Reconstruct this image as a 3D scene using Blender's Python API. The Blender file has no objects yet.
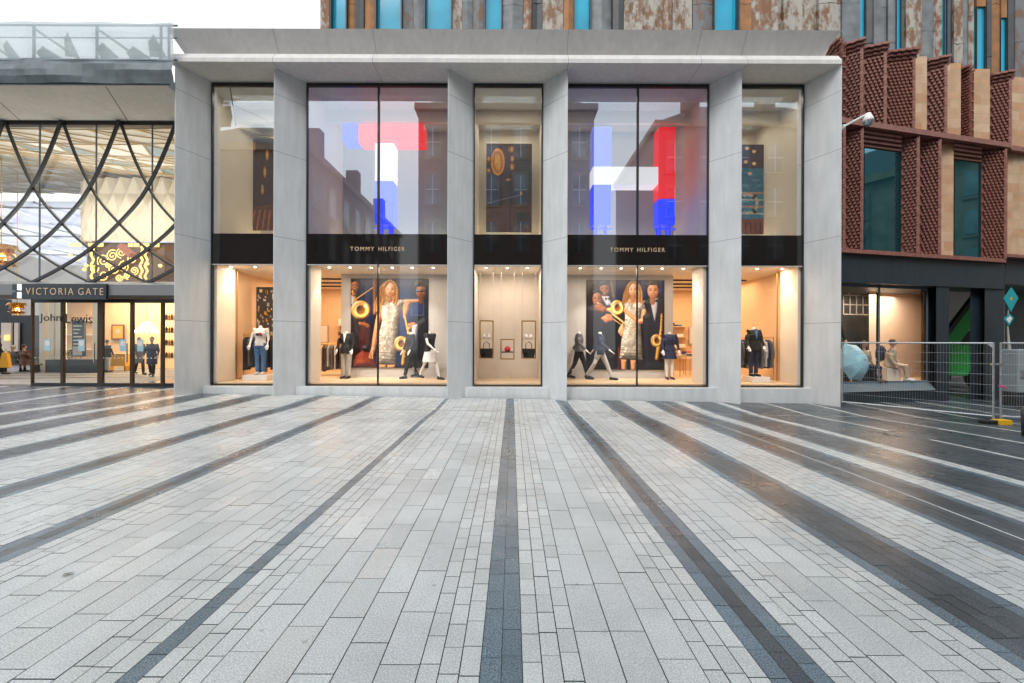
import bpy, math, random
from math import sin, cos, pi, radians
from mathutils import Vector, Matrix
random.seed(7)
sc = bpy.context.scene
COL = sc.collection
F = 455.0; CX = 512.0; CY = 341.5; EYE = 1.6
def wx(px, Y): return (px-CX)*Y/F
def wz(py, Y): return EYE-(py-CY)*Y/F
def lin(c):
    return tuple((v/255/12.92 if v/255 <= .04045 else ((v/255+.055)/1.055)**2.4) for v in c[:3])
def sstep(a, b, t):
    t = max(0, min(1, (t-a)/(b-a))); return t*t*(3-2*t)
def gz(x, y):
    xx = max(-13, min(15, x))
    return sstep(4.5, 12, y)*(-.03-.0133*xx) - .03*sstep(9, 10.8, y)*(1-sstep(10.8, 12.4, y))

# ------------------------------------------------------------------ materials
def mat(name, col, rough=.6, metal=0, ns=None, na=.12, col2=None, bump=0, bscale=None, emit=0, ecol=None, attr=False, spec=.5, detail=4, rnoise=0, stretch=None):
    m = bpy.data.materials.new(name); m.use_nodes = True
    nt = m.node_tree; N = nt.nodes; L = nt.links
    b = N['Principled BSDF']
    b.inputs['Roughness'].default_value = rough; b.inputs['Metallic'].default_value = metal
    b.inputs['Specular IOR Level'].default_value = spec
    b.inputs['Base Color'].default_value = (*col, 1)
    out = None
    tc = N.new('ShaderNodeTexCoord'); src = tc.outputs['Object']
    if stretch:
        mp = N.new('ShaderNodeMapping'); mp.inputs['Scale'].default_value = stretch
        L.new(src, mp.inputs['Vector']); src = mp.outputs['Vector']
    if attr:
        at = N.new('ShaderNodeAttribute'); at.attribute_name = 'Col'; out = at.outputs['Color']
    if ns:
        no = N.new('ShaderNodeTexNoise'); no.inputs['Scale'].default_value = ns; no.inputs['Detail'].default_value = detail
        L.new(src, no.inputs['Vector'])
        cr = N.new('ShaderNodeValToRGB'); cr.color_ramp.elements[0].position = .3; cr.color_ramp.elements[1].position = .7
        c0 = tuple(max(0, v*(1-na)) for v in col); c1 = col2 if col2 else tuple(v*(1+na) for v in col)
        if attr: c0 = (1-na,)*3; c1 = (1+na,)*3
        cr.color_ramp.elements[0].color = (*c0, 1); cr.color_ramp.elements[1].color = (*c1, 1)
        L.new(no.outputs['Fac'], cr.inputs['Fac'])
        if attr:
            mx = N.new('ShaderNodeMix'); mx.data_type = 'RGBA'; mx.blend_type = 'MULTIPLY'; mx.inputs[0].default_value = 1
            L.new(out, mx.inputs[6]); L.new(cr.outputs['Color'], mx.inputs[7]); out = mx.outputs[2]
        else: out = cr.outputs['Color']
    if out is not None: L.new(out, b.inputs['Base Color'])
    if rnoise:
        n3 = N.new('ShaderNodeTexNoise'); n3.inputs['Scale'].default_value = 1.3; n3.inputs['Detail'].default_value = 5
        L.new(tc.outputs['Object'], n3.inputs['Vector'])
        mr = N.new('ShaderNodeMapRange'); mr.inputs['From Min'].default_value = .3; mr.inputs['From Max'].default_value = .7
        mr.inputs['To Min'].default_value = max(.02, rough-rnoise); mr.inputs['To Max'].default_value = rough+rnoise
        L.new(n3.outputs['Fac'], mr.inputs['Value']); L.new(mr.outputs['Result'], b.inputs['Roughness'])
    if bump:
        n2 = N.new('ShaderNodeTexNoise'); n2.inputs['Scale'].default_value = bscale or (ns or 30)
        n2.inputs['Detail'].default_value = 4
        L.new(src, n2.inputs['Vector'])
        bp = N.new('ShaderNodeBump'); bp.inputs['Strength'].default_value = bump; bp.inputs['Distance'].default_value = .01
        L.new(n2.outputs['Fac'], bp.inputs['Height']); L.new(bp.outputs['Normal'], b.inputs['Normal'])
    if emit:
        b.inputs['Emission Strength'].default_value = emit
        b.inputs['Emission Color'].default_value = (*(ecol or col), 1)
        if attr: L.new(out, b.inputs['Emission Color'])
    return m
def glassmat(name, tint=(1, 1, 1), refl=.05, ior=1.5, rc=(1, 1, 1), rough=0):
    m = bpy.data.materials.new(name); m.use_nodes = True
    nt = m.node_tree; N = nt.nodes; L = nt.links; N.clear()
    o = N.new('ShaderNodeOutputMaterial'); t = N.new('ShaderNodeBsdfTransparent'); t.inputs[0].default_value = (*tint, 1)
    g = N.new('ShaderNodeBsdfGlossy'); g.inputs['Color'].default_value = (*rc, 1); g.inputs['Roughness'].default_value = rough
    fr = N.new('ShaderNodeLayerWeight'); fr.inputs['Blend'].default_value = .5
    pw = N.new('ShaderNodeMath'); pw.operation = 'POWER'; pw.inputs[1].default_value = 5; L.new(fr.outputs['Facing'], pw.inputs[0])
    ad = N.new('ShaderNodeMath'); ad.operation = 'MULTIPLY_ADD'; ad.use_clamp = True; ad.inputs[1].default_value = .6; ad.inputs[2].default_value = refl
    L.new(pw.outputs[0], ad.inputs[0])
    mx = N.new('ShaderNodeMixShader'); L.new(ad.outputs[0], mx.inputs[0]); L.new(t.outputs[0], mx.inputs[1]); L.new(g.outputs[0], mx.inputs[2])
    L.new(mx.outputs[0], o.inputs[0]); return m
def concrete(name, col, joints=True, xj=()):
    m = bpy.data.materials.new(name); m.use_nodes = True
    nt = m.node_tree; N = nt.nodes; L = nt.links; b = N['Principled BSDF']; b.inputs['Roughness'].default_value = .8
    tc = N.new('ShaderNodeTexCoord')
    n1 = N.new('ShaderNodeTexNoise'); n1.inputs['Scale'].default_value = .9; n1.inputs['Detail'].default_value = 7; n1.inputs['Roughness'].default_value = .6
    n2 = N.new('ShaderNodeTexNoise'); n2.inputs['Scale'].default_value = 45; n2.inputs['Detail'].default_value = 4
    mp = N.new('ShaderNodeMapping'); mp.inputs['Scale'].default_value = (3, 3, .5)
    n3 = N.new('ShaderNodeTexNoise'); n3.inputs['Scale'].default_value = 2.2; n3.inputs['Detail'].default_value = 6
    for n in (n1, n2): L.new(tc.outputs['Object'], n.inputs['Vector'])
    L.new(tc.outputs['Object'], mp.inputs['Vector']); L.new(mp.outputs[0], n3.inputs['Vector'])
    a = N.new('ShaderNodeMath'); a.operation = 'ADD'; L.new(n1.outputs['Fac'], a.inputs[0]); L.new(n3.outputs['Fac'], a.inputs[1])
    a2 = N.new('ShaderNodeMath'); a2.operation = 'MULTIPLY_ADD'; a2.inputs[1].default_value = .5; L.new(n2.outputs['Fac'], a2.inputs[0]); L.new(a.outputs[0], a2.inputs[2])
    cr = N.new('ShaderNodeValToRGB'); cr.color_ramp.elements[0].position = .38; cr.color_ramp.elements[1].position = .62
    cr.color_ramp.elements[0].color = (*[v*.86 for v in col], 1); cr.color_ramp.elements[1].color = (*[v*1.06 for v in col], 1)
    hv = N.new('ShaderNodeMath'); hv.operation = 'MULTIPLY'; hv.inputs[1].default_value = .4; L.new(a2.outputs[0], hv.inputs[0])
    L.new(hv.outputs[0], cr.inputs['Fac']); out = cr.outputs['Color']
    if joints:
        sp = N.new('ShaderNodeSeparateXYZ'); L.new(tc.outputs['Object'], sp.inputs[0]); last = None
        for z0 in (2.15, 4.5, 6.87, 8.45):
            s = N.new('ShaderNodeMath'); s.operation = 'COMPARE'; s.inputs[1].default_value = z0; s.inputs[2].default_value = .007
            L.new(sp.outputs['Z'], s.inputs[0])
            if last is None: last = s.outputs[0]
            else:
                q = N.new('ShaderNodeMath'); q.operation = 'MAXIMUM'; L.new(last, q.inputs[0]); L.new(s.outputs[0], q.inputs[1]); last = q.outputs[0]
        mx = N.new('ShaderNodeMix'); mx.data_type = 'RGBA'; L.new(last, mx.inputs[0]); L.new(out, mx.inputs[6]); mx.inputs[7].default_value = (*[v*.45 for v in col], 1)
        out = mx.outputs[2]
    if xj:
        sp = N.new('ShaderNodeSeparateXYZ'); L.new(tc.outputs['Object'], sp.inputs[0]); last = None
        for x0 in xj:
            s = N.new('ShaderNodeMath'); s.operation = 'COMPARE'; s.inputs[1].default_value = x0; s.inputs[2].default_value = .008
            L.new(sp.outputs['X'], s.inputs[0])
            if last is None: last = s.outputs[0]
            else:
                q = N.new('ShaderNodeMath'); q.operation = 'MAXIMUM'; L.new(last, q.inputs[0]); L.new(s.outputs[0], q.inputs[1]); last = q.outputs[0]
        mx = N.new('ShaderNodeMix'); mx.data_type = 'RGBA'; L.new(last, mx.inputs[0]); L.new(out, mx.inputs[6]); mx.inputs[7].default_value = (*[v*.5 for v in col], 1)
        out = mx.outputs[2]
    L.new(out, b.inputs['Base Color'])
    bp = N.new('ShaderNodeBump'); bp.inputs['Strength'].default_value = .12; bp.inputs['Distance'].default_value = .01
    L.new(n2.outputs['Fac'], bp.inputs['Height']); L.new(bp.outputs['Normal'], b.inputs['Normal'])
    return m
def rustmat(name, base, rust, thr, rough=.6):
    m = bpy.data.materials.new(name); m.use_nodes = True
    nt = m.node_tree; N = nt.nodes; L = nt.links; b = N['Principled BSDF']; b.inputs['Roughness'].default_value = rough
    tc = N.new('ShaderNodeTexCoord'); mp = N.new('ShaderNodeMapping'); mp.inputs['Scale'].default_value = (1.6, 1.6, .8)
    L.new(tc.outputs['Object'], mp.inputs['Vector'])
    n = N.new('ShaderNodeTexNoise'); n.inputs['Scale'].default_value = 1.6; n.inputs['Detail'].default_value = 9; n.inputs['Roughness'].default_value = .68
    L.new(mp.outputs[0], n.inputs['Vector'])
    cr = N.new('ShaderNodeValToRGB'); e = cr.color_ramp.elements
    e[0].position = thr-.03; e[0].color = (*base, 1); e[1].position = thr+.09; e[1].color = (*rust, 1)
    x = e.new(thr+.03); x.color = (*[(p+q)*.45 for p, q in zip(base, rust)], 1)
    L.new(n.outputs['Fac'], cr.inputs['Fac']); L.new(cr.outputs['Color'], b.inputs['Base Color']); return m
def brickmat(name, c1, c2, mortar, scale, bw=.5, rh=.25, ms=.02, vert=True, rough=.85, off=.5):
    m = bpy.data.materials.new(name); m.use_nodes = True
    nt = m.node_tree; N = nt.nodes; L = nt.links; b = N['Principled BSDF']; b.inputs['Roughness'].default_value = rough
    tc = N.new('ShaderNodeTexCoord'); src = tc.outputs['Object']
    if vert:
        sp = N.new('ShaderNodeSeparateXYZ'); L.new(src, sp.inputs[0]); cb = N.new('ShaderNodeCombineXYZ')
        ad = N.new('ShaderNodeMath'); ad.operation = 'ADD'; L.new(sp.outputs['X'], ad.inputs[0]); L.new(sp.outputs['Y'], ad.inputs[1])
        L.new(ad.outputs[0], cb.inputs[0]); L.new(sp.outputs['Z'], cb.inputs[1]); src = cb.outputs[0]
    br = N.new('ShaderNodeTexBrick'); br.inputs['Scale'].default_value = scale; br.inputs['Brick Width'].default_value = bw
    br.inputs['Row Height'].default_value = rh; br.inputs['Mortar Size'].default_value = ms; br.offset = off
    br.inputs['Color1'].default_value = (*c1, 1); br.inputs['Color2'].default_value = (*c2, 1); br.inputs['Mortar'].default_value = (*mortar, 1)
    L.new(src, br.inputs['Vector'])
    no = N.new('ShaderNodeTexNoise'); no.inputs['Scale'].default_value = 3; no.inputs['Detail'].default_value = 6; L.new(tc.outputs['Object'], no.inputs['Vector'])
    mr = N.new('ShaderNodeMapRange'); mr.inputs['To Min'].default_value = .7; mr.inputs['To Max'].default_value = 1.3; L.new(no.outputs['Fac'], mr.inputs['Value'])
    mx = N.new('ShaderNodeMix'); mx.data_type = 'RGBA'; mx.blend_type = 'MULTIPLY'; mx.inputs[0].default_value = 1
    L.new(br.outputs['Color'], mx.inputs[6]); L.new(mr.outputs['Result'], mx.inputs[7]); L.new(mx.outputs[2], b.inputs['Base Color'])
    return m

M = {}
M['conc'] = concrete('pale_concrete', (.66, .69, .71))
M['conc_plain'] = concrete('cornice_concrete', (.66, .645, .63), False, (-6.5, -3.8, 1.5, 5.1, 6.35))
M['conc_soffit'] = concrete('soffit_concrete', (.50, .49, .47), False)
M['black'] = mat('black_metal', (.012, .013, .015), .35)
M['band'] = mat('black_glass_band', (.010, .009, .010), .04, spec=.7)
M['cream'] = mat('cream_wall', (.78, .70, .60), .7, ns=1.2, na=.05)
M['creamlight'] = mat('ivory_wall', (.74, .68, .58), .7, ns=1.2, na=.04)
M['mottled_grey_glass'] = mat('mottled_grey_glass', (.22, .25, .27), .06, ns=.7, na=.7)  # pale grey pane colour with broad random mottling, for the old buildings
M['coolwall'] = mat('cool_grey_wall', (.40, .45, .44), .7, ns=1.2, na=.04)
M['greige'] = mat('greige_panel', (.48, .46, .44), .7, ns=1.5, na=.05)
M['orange'] = mat('shop_wall', (.70, .50, .32), .7, ns=1.0, na=.06)
M['niche'] = mat('niche_wall', (.74, .68, .60), .7, ns=2, na=.04)
M['floorwood'] = mat('pale_wood', (.66, .48, .30), .45, ns=3, na=.12, stretch=(1, 12, 1))
M['white'] = mat('white_paint', (.78, .78, .77), .5)
M['mann'] = mat('mannequin_white', (.76, .74, .71), .35)
M['brass'] = mat('brass', (.55, .34, .09), .28, 1)
M['gold'] = mat('gold_petals', (.80, .48, .12), .3, .9, ns=6, na=.2)
M['steel'] = mat('galvanised_steel', (.55, .58, .60), .38, .9, ns=20, na=.15)
M['lattice'] = mat('lattice_steel', (.045, .05, .055), .45, .3)
M['lattice_brown'] = mat('bronze_frame', (.05, .032, .02), .4, .3)
M['glass_up'] = glassmat('upper_glass', (.96, .98, 1), .165, rc=(.82, .92, 1))
M['glass_low'] = glassmat('lower_glass', (.99, .99, .99), .035)
M['glass_left'] = glassmat('arcade_glass', (.97, .99, .99), .03)
M['glass_teal'] = mat('teal_window_glass', (.004, .04, .05), .03, .0, spec=1.0)
M['glass_teal'].node_tree.nodes['Principled BSDF'].inputs['IOR'].default_value = 2.1
M['glass_teal'].node_tree.nodes['Principled BSDF'].inputs['Specular Tint'].default_value = (.35, .85, 1, 1)
M['glass_cyan'] = mat('cyan_window_glass', lin((22, 155, 190)), .10, 0, ns=.35, na=.25, spec=.5)
M['glass_dark'] = mat('dark_window_glass', (.015, .018, .025), .04, spec=.8)
M['terra'] = mat('terracotta', (.26, .108, .082), .5, ns=8, na=.2)
M['stone'] = brickmat('sandstone_blocks', (.62, .45, .30), (.52, .30, .17), (.48, .36, .25), 1.0, .62, .3, .01)
M['slate'] = mat('blue_black_cladding', (.022, .034, .045), .4, ns=3, na=.25, stretch=(8, 8, .5))
M['slate_edge'] = mat('grey_blue_frame', (.12, .16, .19), .4)
M['grey_metal'] = mat('grey_cladding', (.13, .145, .155), .5, ns=1.6, na=.35, detail=8)
M['dark_metal'] = mat('charcoal_cladding', (.035, .04, .045), .5, ns=2, na=.3)
M['brown_metal'] = mat('corten_cladding', (.26, .115, .035), .6, ns=1.5, na=.35, detail=8)
M['white_rust'] = rustmat('weathered_white', (.33, .31, .275), (.16, .075, .03), .485)
M['grey_rust'] = rustmat('weathered_grey', (.13, .14, .15), (.15, .075, .04), .52)
M['rust_white'] = rustmat('rusty_streaked', (.19, .085, .035), (.36, .34, .31), .55)
M['navy'] = mat('navy_cloth', (.012, .018, .055), .8, ns=30, na=.3)
M['blackcloth'] = mat('black_cloth', (.010, .010, .012), .85, ns=30, na=.3)
M['denim'] = mat('blue_denim', (.06, .16, .34), .85, ns=18, na=.35)
M['greycloth'] = mat('grey_cloth', (.12, .12, .125), .9, ns=30, na=.25)
M['lightcloth'] = mat('pale_grey_cloth', (.42, .41, .39), .9, ns=30, na=.15)
M['whitecloth'] = mat('white_cloth', (.72, .71, .69), .9, ns=25, na=.08)
M['beigecloth'] = mat('beige_cloth', (.55, .44, .32), .9, ns=25, na=.12)
M['brownleather'] = mat('brown_leather', (.09, .035, .02), .4)
M['red'] = mat('red_print', (.55, .02, .03), .6)
M['skin'] = mat('skin', (.45, .27, .19), .55)
M['hair'] = mat('brown_hair', (.05, .03, .02), .6)
M['mustard'] = mat('mustard_cloth', (.65, .33, .03), .8)
M['letter_blue'] = mat('lit_blue_panel', (.01, .03, .75), .3, emit=0.62, ecol=(.01, .05, 1))
M['letter_lblue'] = mat('pale_blue_panel', (.22, .26, .8), .3, emit=0.36, ecol=(.2, .26, 1))
M['letter_red'] = mat('lit_red_panel', (.8, .01, .02), .3, emit=0.5, ecol=(1, .01, .03))
M['letter_white'] = mat('lit_white_panel', (.8, .8, .8), .3, emit=0.45, ecol=(1, 1, 1))
M['lamp'] = mat('lamp_glow', (1, .9, .75), .5, emit=14, ecol=(1, .85, .62))
M['lampgold'] = mat('gold_lamp_glow', (.8, .5, .15), .5, emit=1.15, ecol=(1, .56, .16))
M['print'] = mat('poster_print', (1, 1, 1), .35, attr=True, ns=40, na=.12)
M['printlit'] = mat('sign_print', (1, 1, 1), .45, attr=True)
M['goldletter'] = mat('gold_lettering', (.62, .45, .29), .4, .3, emit=.06, ecol=(.9, .6, .35))
M['paver_light'] = mat('pale_granite_setts', (1, 1, 1), .34, attr=True, ns=120, na=.30, detail=2, rnoise=.12, bump=.15, bscale=120)
M['paver_dark'] = mat('dark_granite_setts', (1, 1, 1), .29, attr=True, ns=110, na=.60, detail=2, rnoise=.07, bump=.15, bscale=110)
M['mortar'] = brickmat('jointed_ground', (.30, .31, .31), (.26, .27, .28), (.10, .10, .10), 1, .45, .2, .01, vert=False, rough=.6)
M['joint'] = mat('joint_mortar', (.085, .085, .085), .8)
M['net'] = None
def netmat(name, col, dens):
    m = bpy.data.materials.new(name); m.use_nodes = True
    N = m.node_tree.nodes; L = m.node_tree.links; N.clear()
    o = N.new('ShaderNodeOutputMaterial'); t = N.new('ShaderNodeBsdfTransparent'); d = N.new('ShaderNodeBsdfDiffuse'); d.inputs[0].default_value = (*col, 1)
    tr = N.new('ShaderNodeBsdfTranslucent'); tr.inputs[0].default_value = (*col, 1)
    m1 = N.new('ShaderNodeMixShader'); m1.inputs[0].default_value = .6; L.new(d.outputs[0], m1.inputs[1]); L.new(tr.outputs[0], m1.inputs[2])
    m2 = N.new('ShaderNodeMixShader'); m2.inputs[0].default_value = dens; L.new(t.outputs[0], m2.inputs[1]); L.new(m1.outputs[0], m2.inputs[2])
    L.new(m2.outputs[0], o.inputs[0]); return m
M['net'] = netmat('debris_sheet', (.70, .80, .84), .74)
M['netthick'] = mat('grey_tarpaulin', (.11, .14, .16), .5, ns=2.5, na=.35, bump=.5, bscale=2)
M['skypane'] = netmat('frosted_roof_pane', (.80, .80, .95), .75)

def soften_print(m):
    N = m.node_tree.nodes; L = m.node_tree.links; b = N['Principled BSDF']; src = b.inputs['Base Color'].links[0].from_socket
    n = N.new('ShaderNodeTexNoise'); n.inputs['Scale'].default_value = 9; n.inputs['Detail'].default_value = 6; n.inputs['Distortion'].default_value = 1.5
    tc = N.new('ShaderNodeTexCoord'); L.new(tc.outputs['Object'], n.inputs['Vector'])
    mr = N.new('ShaderNodeMapRange'); mr.inputs['From Min'].default_value = .35; mr.inputs['From Max'].default_value = .65; mr.inputs['To Min'].default_value = .6; mr.inputs['To Max'].default_value = 1.12
    L.new(n.outputs['Fac'], mr.inputs['Value']); mx = N.new('ShaderNodeMix'); mx.data_type = 'RGBA'; mx.blend_type = 'MULTIPLY'; mx.inputs[0].default_value = 1
    L.new(src, mx.inputs[6]); L.new(mr.outputs['Result'], mx.inputs[7]); L.new(mx.outputs[2], b.inputs['Base Color'])
soften_print(M['print'])
def stain(m, lo=.82, hi=1.05):
    N = m.node_tree.nodes; L = m.node_tree.links; b = N['Principled BSDF']; src = b.inputs['Base Color'].links[0].from_socket; tc = N.new('ShaderNodeTexCoord')
    n = N.new('ShaderNodeTexNoise'); n.inputs['Scale'].default_value = .9; n.inputs['Detail'].default_value = 9; n.inputs['Roughness'].default_value = .65; L.new(tc.outputs['Object'], n.inputs['Vector'])
    mr = N.new('ShaderNodeMapRange'); mr.inputs['From Min'].default_value = .3; mr.inputs['From Max'].default_value = .55; mr.inputs['To Min'].default_value = lo; mr.inputs['To Max'].default_value = hi; L.new(n.outputs['Fac'], mr.inputs['Value'])
    v = N.new('ShaderNodeTexVoronoi'); v.inputs['Scale'].default_value = 3.1; L.new(tc.outputs['Object'], v.inputs['Vector'])
    mg = N.new('ShaderNodeMapRange'); mg.inputs['From Min'].default_value = .035; mg.inputs['From Max'].default_value = .05; mg.inputs['To Min'].default_value = .72; mg.inputs['To Max'].default_value = 1; L.new(v.outputs['Distance'], mg.inputs['Value'])
    mm = N.new('ShaderNodeMath'); mm.operation = 'MULTIPLY'; L.new(mr.outputs['Result'], mm.inputs[0]); L.new(mg.outputs['Result'], mm.inputs[1])
    mx = N.new('ShaderNodeMix'); mx.data_type = 'RGBA'; mx.blend_type = 'MULTIPLY'; mx.inputs[0].default_value = 1
    L.new(src, mx.inputs[6]); L.new(mm.outputs[0], mx.inputs[7]); L.new(mx.outputs[2], b.inputs['Base Color'])
stain(M['paver_light'], .84, 1.04); stain(M['paver_dark'], .85, 1.06)
# ------------------------------------------------------------------ mesh builder
class MB:
    def __init__(s): s.v = []; s.f = []; s.m = []; s.c = []; s.mats = []
    def mi(s, m):
        if m not in s.mats: s.mats.append(m)
        return s.mats.index(m)
    def face(s, pts, m, col=None):
        n = len(s.v); s.v += [tuple(p) for p in pts]; s.f.append(tuple(range(n, n+len(pts)))); s.m.append(s.mi(m)); s.c.append(col)
    def mesh(s, vs, fs, m, col=None):
        n = len(s.v); s.v += [tuple(p) for p in vs]; k = s.mi(m)
        for f in fs: s.f.append(tuple(i+n for i in f)); s.m.append(k); s.c.append(col)
    def box(s, x0, x1, y0, y1, z0, z1, m, col=None):
        vs = [(x0, y0, z0), (x1, y0, z0), (x1, y1, z0), (x0, y1, z0), (x0, y0, z1), (x1, y0, z1), (x1, y1, z1), (x0, y1, z1)]
        s.mesh(vs, [(0, 3, 2, 1), (4, 5, 6, 7), (0, 1, 5, 4), (1, 2, 6, 5), (2, 3, 7, 6), (3, 0, 4, 7)], m, col); return s
    def prism(s, pl, z0, z1, m, col=None):           # plan polygon, ccw
        n = len(pl); vs = [(x, y, z0) for x, y in pl]+[(x, y, z1) for x, y in pl]
        fs = [tuple(range(n-1, -1, -1)), tuple(range(n, 2*n))]+[(i, (i+1) % n, (i+1) % n+n, i+n) for i in range(n)]
        s.mesh(vs, fs, m, col); return s
    def vprism(s, pl, y0, y1, m, col=None):          # front polygon (x,z) extruded in y
        n = len(pl); vs = [(x, y0, z) for x, z in pl]+[(x, y1, z) for x, z in pl]
        fs = [tuple(range(n)), tuple(range(2*n-1, n-1, -1))]+[(i, i+n, (i+1) % n+n, (i+1) % n) for i in range(n)]
        s.mesh(vs, fs, m, col); return s
    def xprism(s, pl, x0, x1, m):                    # profile polygon (y,z) extruded in x
        n = len(pl); vs = [(x0, y, z) for y, z in pl]+[(x1, y, z) for y, z in pl]
        fs = [tuple(range(n)), tuple(range(2*n-1, n-1, -1))]+[(i, i+n, (i+1) % n+n, (i+1) % n) for i in range(n)]
        s.mesh(vs, fs, m); return s
    def tube(s, pts, rad, m, n=8, side=None, cap=True, col=None):
        pts = [Vector(p) for p in pts]
        if not isinstance(rad, (list, tuple)): rad = [rad]*len(pts)
        base = len(s.v); k = s.mi(m)
        for i, p in enumerate(pts):
            t = (pts[min(i+1, len(pts)-1)]-pts[max(i-1, 0)]).normalized()
            a = Vector(side) if side else (Vector((0, 0, 1)) if abs(t.z) < .9 else Vector((1, 0, 0)))
            a = (a-t*a.dot(t))
            if a.length < 1e-4: a = t.orthogonal()
            a.normalize(); b = t.cross(a)
            r = rad[i]; ra, rb = r if isinstance(r, (tuple, list)) else (r, r)
            for j in range(n):
                q = 2*pi*j/n; s.v.append(tuple(p+a*cos(q)*ra+b*sin(q)*rb))
        for i in range(len(pts)-1):
            for j in range(n):
                s.f.append((base+i*n+j, base+i*n+(j+1) % n, base+(i+1)*n+(j+1) % n, base+(i+1)*n+j)); s.m.append(k); s.c.append(col)
        if cap:
            s.f.append(tuple(base+j for j in range(n-1, -1, -1))); s.m.append(k); s.c.append(col)
            e = base+(len(pts)-1)*n; s.f.append(tuple(e+j for j in range(n))); s.m.append(k); s.c.append(col)
        return s
    def bar(s, p0, p1, w, h, m):                     # rectangular bar
        p0 = Vector(p0); p1 = Vector(p1); t = (p1-p0).normalized(); u = Vector((0, 0, 1)) if abs(t.z) < .95 else Vector((0, 1, 0))
        a = t.cross(u).normalized(); b = a.cross(t)
        vs = [tuple(p+a*x*w/2+b*y*h/2) for p in (p0, p1) for x, y in ((-1, -1), (1, -1), (1, 1), (-1, 1))]
        s.mesh(vs, [(0, 3, 2, 1), (4, 5, 6, 7), (0, 1, 5, 4), (1, 2, 6, 5), (2, 3, 7, 6), (3, 0, 4, 7)], m); return s
    def ell(s, c, r, m, nu=12, nv=8, col=None):
        c = Vector(c); r = r if isinstance(r, (tuple, list)) else (r, r, r); vs = []; fs = []
        for i in range(nv+1):
            a = pi*i/nv
            for j in range(nu):
                b = 2*pi*j/nu; vs.append((c.x+r[0]*sin(a)*cos(b), c.y+r[1]*sin(a)*sin(b), c.z+r[2]*cos(a)))
        for i in range(nv):
            for j in range(nu): fs.append((i*nu+j, (i+1)*nu+j, (i+1)*nu+(j+1) % nu, i*nu+(j+1) % nu))
        s.mesh(vs, fs, m, col); return s
    def build(s, name, parent=None, smooth=False, remesh=0, bevel=0, loc=None):
        me = bpy.data.meshes.new(name); me.from_pydata(s.v, [], s.f); me.update()
        for m in s.mats: me.materials.append(m)
        me.polygons.foreach_set('material_index', s.m)
        if any(c is not None for c in s.c):
            ca = me.color_attributes.new('Col', 'FLOAT_COLOR', 'CORNER'); d = []
            for p, c in zip(me.polygons, s.c):
                if c is None: c = (1, 1, 1)
                if isinstance(c[0], (tuple, list)):
                    for q in c: d += [*q, 1]
                else: d += [*c, 1]*p.loop_total
            ca.data.foreach_set('color', d)
        if smooth: me.polygons.foreach_set('use_smooth', [True]*len(me.polygons))
        o = bpy.data.objects.new(name, me); COL.objects.link(o)
        if remesh:
            md = o.modifiers.new('r', 'REMESH'); md.mode = 'VOXEL'; md.voxel_size = remesh; md.use_smooth_shade = True
            dg = bpy.context.evaluated_depsgraph_get(); dg.update(); nm = bpy.data.meshes.new_from_object(o.evaluated_get(dg))
            o.modifiers.clear(); o.data = nm
            if not nm.materials and s.mats: nm.materials.append(s.mats[0])
        if bevel:
            md = o.modifiers.new('b', 'BEVEL'); md.width = bevel; md.segments = 2; md.limit_method = 'ANGLE'
        if parent: o.parent = parent
        if loc: o.location = loc
        return o
def B(x0, x1, y0, y1, z0, z1, m): return MB().box(x0, x1, y0, y1, z0, z1, m)
def tag(o, label, cat, group=None, kind=None):
    if label: o['label'] = label
    if cat: o['category'] = cat
    if group: o['group'] = group
    if kind: o['kind'] = kind
    return o
def thing(name, label, cat, loc=(0, 0, 0), rz=0, group=None):
    o = bpy.data.objects.new(name, None); COL.objects.link(o); o.empty_display_size = .1
    o.location = loc; o.rotation_euler = (0, 0, rz); return tag(o, label, cat, group)
def dup(root, loc, rz=None, label=None):
    r = root.copy(); COL.objects.link(r); r.location = loc
    if rz is not None: r.rotation_euler = (0, 0, rz)
    if label: r['label'] = label
    for ch in list(root.children):
        c = ch.copy(); COL.objects.link(c); c.parent = r
        for g in list(ch.children):
            d = g.copy(); COL.objects.link(d); d.parent = c
    return r
def text(name, s, width, m, parent, loc, depth=.01, rot=(pi/2, 0, 0), sx=None, height=None, spacing=1.0, offset=0.):
    cu = bpy.data.curves.new(name, 'FONT'); cu.body = s; cu.extrude = depth; cu.align_x = 'LEFT'; cu.space_character = spacing; cu.resolution_u = 3; cu.offset = offset
    o = bpy.data.objects.new(name+'_tmp', cu); COL.objects.link(o)
    dg = bpy.context.evaluated_depsgraph_get(); dg.update(); me = bpy.data.meshes.new_from_object(o.evaluated_get(dg))
    COL.objects.unlink(o); bpy.data.objects.remove(o)
    xs = [v.co.x for v in me.vertices]; ys = [v.co.y for v in me.vertices]
    k = width/(max(xs)-min(xs)); ky = height/(max(ys)-min(ys)) if height else k
    x0 = min(xs); y0 = min(ys)
    for v in me.vertices: v.co = Vector(((v.co.x-x0)*k, (v.co.y-y0)*ky, v.co.z))
    me.materials.clear(); me.materials.append(m)
    o = bpy.data.objects.new(name, me); COL.objects.link(o); o.rotation_euler = rot; o.location = loc
    if parent: o.parent = parent
    return o
def light(name, kind, loc, energy, color, size=1, sizey=None, rot=(0, 0, 0)):
    l = bpy.data.lights.new(name, kind); l.energy = energy; l.color = color
    if kind == 'AREA':
        l.shape = 'RECTANGLE'; l.size = size; l.size_y = sizey or size
    o = bpy.data.objects.new(name, l); COL.objects.link(o); o.location = loc; o.rotation_euler = rot; return o

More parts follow.
